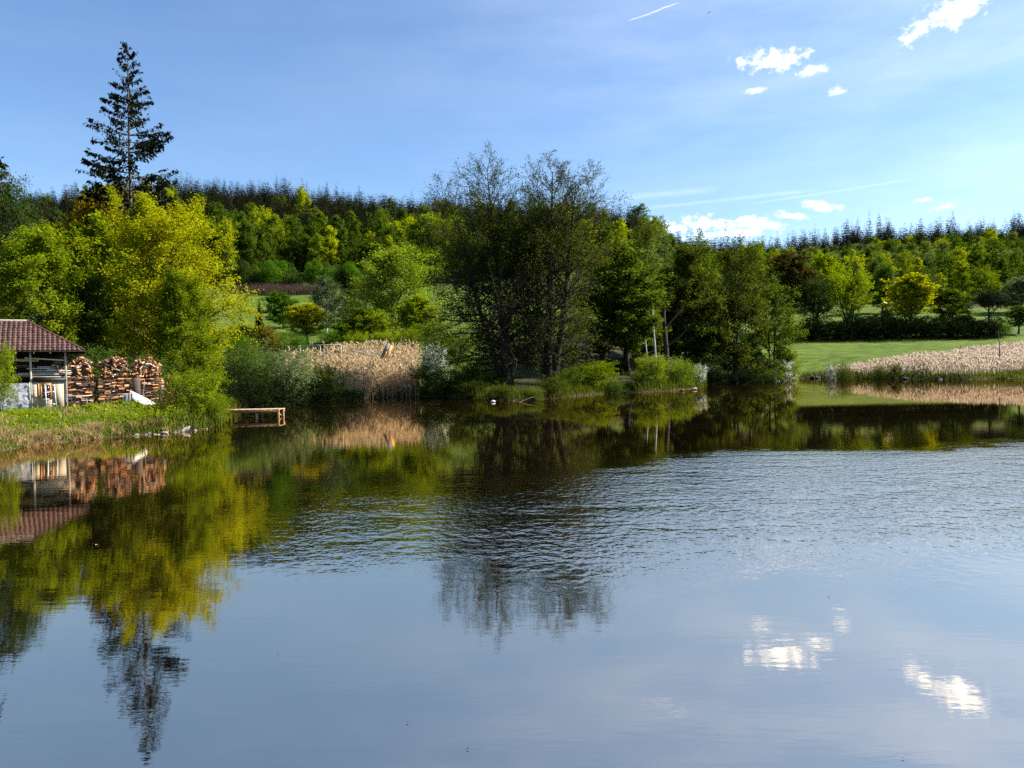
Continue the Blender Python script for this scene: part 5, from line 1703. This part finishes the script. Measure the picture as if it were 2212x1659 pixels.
Yf = 103.0
g_ = ground_px(700, Yf)
FRAMED = rough_mat('weathered_grey_white', (.24, .24, .23), (.36, .36, .34), 6, .7, bump=.2)
gf = thing('white_railing', 'white metal railing half hidden in the brown reeds', 'railing', tuple(g_))


def fp(x, y, Y=Yf): return at(*S2(x, y), Y) - g_


MB().bar(fp(872, 1012), fp(1002, 1009), .09, .09).build('top_rail', FRAMED, gf)
for x in (879, 938, 999):
    a_ = fp(x, 1011)
    MB().bar(a_, (a_[0], a_[1], -.6), .09, .09).build('post', FRAMED, gf)
MB().bar(fp(880, 1041), fp(960, 1040), .06, .06).build('lower_rail', FRAMED, gf)
BLUEP = rough_mat('blue_grey_sheet', (.10, .115, .17), (.16, .18, .25), 4, .5)
Yp = 100.0
gp_ = ground_px(790, Yp)
pl_ = [at(*S2(x, y), Yp) - gp_ for x, y in ((1032, 1028), (1055, 1033), (1080, 1041), (1102, 1046))]
pp = thing('water_pipe', 'bent grey pipe lying across the brown reeds', 'pipe', tuple(gp_))
MB().tube(pl_, .07, 8).build('pipe_run', STEEL, pp)
pl2 = [at(*S2(x, y), Yp) - gp_ for x, y in ((1060, 1030), (1085, 1027), (1100, 1036), (1110, 1050))]
MB().tube(pl2, .06, 8).build('pipe_bend', FRAMEW, pp)
for q_ in (pl_[0], pl_[-1]):
    MB().bar((q_[0], q_[1], q_[2] - .05), (q_[0], q_[1], -.5), .06, .06).build('support', STEEL, pp)
gt = ground_px(840, Yp)
tp = thing('tarp_slide', 'upright grey and orange sheet standing in the brown reeds', 'tarp', tuple(gt))
ORG = rough_mat('orange_sheet', (.72, .36, .08), (.80, .46, .14), 4, .6)
for (pa_, pb_, w__, mt_, nm) in (((1147, 1012), (1131, 1050), .36, ORG, 'orange_strip'), ((1139, 1005), (1122, 1040), .40, BLUEP, 'grey_strip')):
    a_, b_ = at(*S2(*pa_), Yp + (.0 if nm == 'orange_strip' else .3)) - gt, at(*S2(*pb_), Yp + (.0 if nm == 'orange_strip' else .3)) - gt
    e_ = b_ + (b_ - a_) * .35
    MB().bar(a_, e_, w__, .04, up=(0, 1, 0)).build(nm, mt_, tp)
MB().bar((e_[0], e_[1] + .05, -.3), (e_[0], e_[1] + .05, e_[2] + .1), .06, .06).build('support', STEEL, tp)

# ------------------------------------------------------------------ dead stems, fallen wood
def snag(name, label, xd, y0, Y, r0, mt_, stubs, lean=0.0, cat='dead tree', tip=.5):
    g_ = ground_px(xd, Y)
    ztop = at(xd, y0, Y)[2] - g_[2]
    root = thing(name, label, cat, tuple(g_ - np.array([0, 0, .3])))
    s_ = np.linspace(0, 1, 9)
    P = np.stack([lean * s_ * ztop + .02 * ztop * np.sin(s_ * 5), .02 * ztop * np.cos(s_ * 4), s_ * (ztop + .3)], 1)
    MB().tube(P, r0 * (1 - (1 - tip) * s_), 9).build('trunk', mt_, root)
    for (f, dx, dz, L, rr_) in stubs:
        i = f * 8
        p0 = P[int(i)]
        d_ = np.array([dx, rng.normal() * .3, dz]); d_ /= np.linalg.norm(d_)
        MB().tube([p0, p0 + d_ * L * .5 + rng.normal(size=3) * .05 * L, p0 + d_ * L], [rr_, rr_ * .8, rr_ * .4], 6).build('limb', mt_, root)
    return root


snag('dead_birch', 'straight pale grey dead birch stem at the edge of the grove', 1413, 668, 103, .17, BARK_DEAD, [(.75, 1, .3, .8, .04), (.6, -1, .4, .6, .04)], .01)
snag('dead_stump', 'short jagged pale snag beside the dead birch stem', 1399, 728, 103, .13, BARK_DEAD, [(.9, -1, -.1, 1.6, .06), (.7, 1, .5, .8, .05)], -.02)
snag('broken_trunk', 'thick dark ivy-clad broken trunk with pale splintered limbs', 1438, 672, 106, .42, BARK, [(.8, 1, 1.1, 4.2, .16), (.95, -.5, 1.2, 1.6, .13), (.6, 1, .9, 4.5, .14), (.99, .4, 1.5, 1.7, .12)], .0, tip=.6)
snag('dead_tree', 'thin bare dead tree standing alone on the far reedy bank', 2158, 712, 132.5, .13, BARK_GREY, [(.97, -1, 1.3, .7, .04), (.99, 1, 1.3, .9, .04), (.45, -1, .3, .9, .03), (.3, 1, .2, .7, .03), (.22, -1, .1, .9, .03), (.62, 1, .4, .5, .03)], .0, tip=.35)
snag('dead_tree', 'forked bare stump rising from the pale far reeds', 2076, 745, 150, .12, BARK_GREY, [(.7, -1, 1, 1.0, .06), (.8, 1, 1, .8, .05)], .0, tip=.4)
for (x0, y0, x1_, y1_, z1_, r_, lb) in [(1108, 868, 1150, 858, .9, .05, 'bare grey branch drooping into the water below the twin alders'), (1120, 870, 1160, 866, .5, .035, 'thin bare branch at the water below the twin alders'),
                                        (1476, 842, 1494, 838, .7, .14, 'pale fallen log end poking from the wooded point'), (1540, 829, 1600, 826, .8, .05, 'tangled bare branch over the water under the forked alder'),
                                        (1748, 818, 1764, 817, .6, .10, 'pale driftwood among the stones by the lawn')]:
    a_ = wpt(x0, y0, -.05); b_ = wpt(x1_, y1_, 0); b_[2] = z1_
    mid = (a_ + b_) / 2 + np.array([0, 0, .25 * r_ / .05 * .4])
    o = MB().tube([np.zeros(3), mid - a_, b_ - a_], [r_, r_ * .8, r_ * .45], 7).build('fallen_branch', BARK_GREY, loc=tuple(a_))
    tag(o, lb, 'branch')

# ------------------------------------------------------------------ small far things
g_ = ground_px(1916, 236)
zt_ = at(1916, 652, 236)[2] - g_[2]
hut = thing('garden_hut', 'small dark hut with white roof glimpsed beside the golden maple above the hedge', 'hut', tuple(g_), .3)
MB().box(-1.2, 1.2, -1, 1, -.5, zt_ - .5).build('wall', DARKW, hut)
MB().add([(-1.45, -1.2, zt_ - .55), (1.45, -1.2, zt_ - .55), (1.45, 0, zt_), (-1.45, 0, zt_), (-1.45, 1.2, zt_ - .55), (1.45, 1.2, zt_ - .55)], [(0, 1, 2, 3), (3, 2, 5, 4)]).build('roof', WHITEP, hut)
p = wpt(1065, 869)
fl = thing('float', 'small white float drifting in the shade before the twin alders', 'float', (p[0], p[1], 0))
a_ = np.linspace(0, np.pi, 9)
MB().tube(np.stack([-.24 * np.cos(a_), 0 * a_, .04 + .05 * np.sin(a_)], 1), .12 * np.sin(a_) + .004, 10).build('body', WHITEP, fl)
MB().tube([(0, 0, .1), (.01, 0, .26)], .012, 6).build('stick', STEEL, fl)
p = at(1532, 27, 170)
bd = thing('bird', 'tiny dark bird gliding high in the blue sky', 'bird', tuple(p), .4)
MB().tube([(-.24, 0, 0), (-.12, 0, .01), (.08, 0, .02), (.2, 0, .0), (.3, 0, 0)], [.01, .05, .06, .04, .005], 8).build('body', BLACKM, bd)
for s_ in (-1, 1):
    MB().add([(-.08, s_ * .03, .02), (.1, s_ * .03, .02), (.08, s_ * .3, .10), (-.06, s_ * .28, .10), (-.12, s_ * .55, .05), (-.02, s_ * .55, .05)], [(0, 1, 2, 3), (3, 2, 5, 4)]).build('wing', BLACKM, bd)
LEAFW = rough_mat('floating_leaf', (.42, .33, .18), (.58, .50, .32), 9, .7)
LEAFD = rough_mat('floating_leaf_dark', (.03, .022, .012), (.06, .04, .02), 9, .7)
for i, (xd, yd, s_) in enumerate([(210, 1178, .14), (150, 985, .10), (600, 1412, .03), (1010, 1620, .04), (880, 1562, .035), (1950, 1640, .03), (1790, 1290, .05)]):
    p = wpt(xd, yd)
    V, F = leaf_quads(np.array([[0, 0, .012]]), np.array([[.1, .1, 1.]]), s_, .55, np.array([[1., .3, 0]]))
    o = link('floating_leaf', mk_mesh('floating_leaf', V, F, [LEAFW if i == 0 else LEAFD]), None, (p[0], p[1], 0), (0, 0, rng.random() * 6))
    tag(o, 'large pale dead leaf floating alone on the dark reflection' if i == 0 else 'tiny dead leaf floating on the pond surface', 'leaf', None if i == 0 else 'leaves floating on the pond')
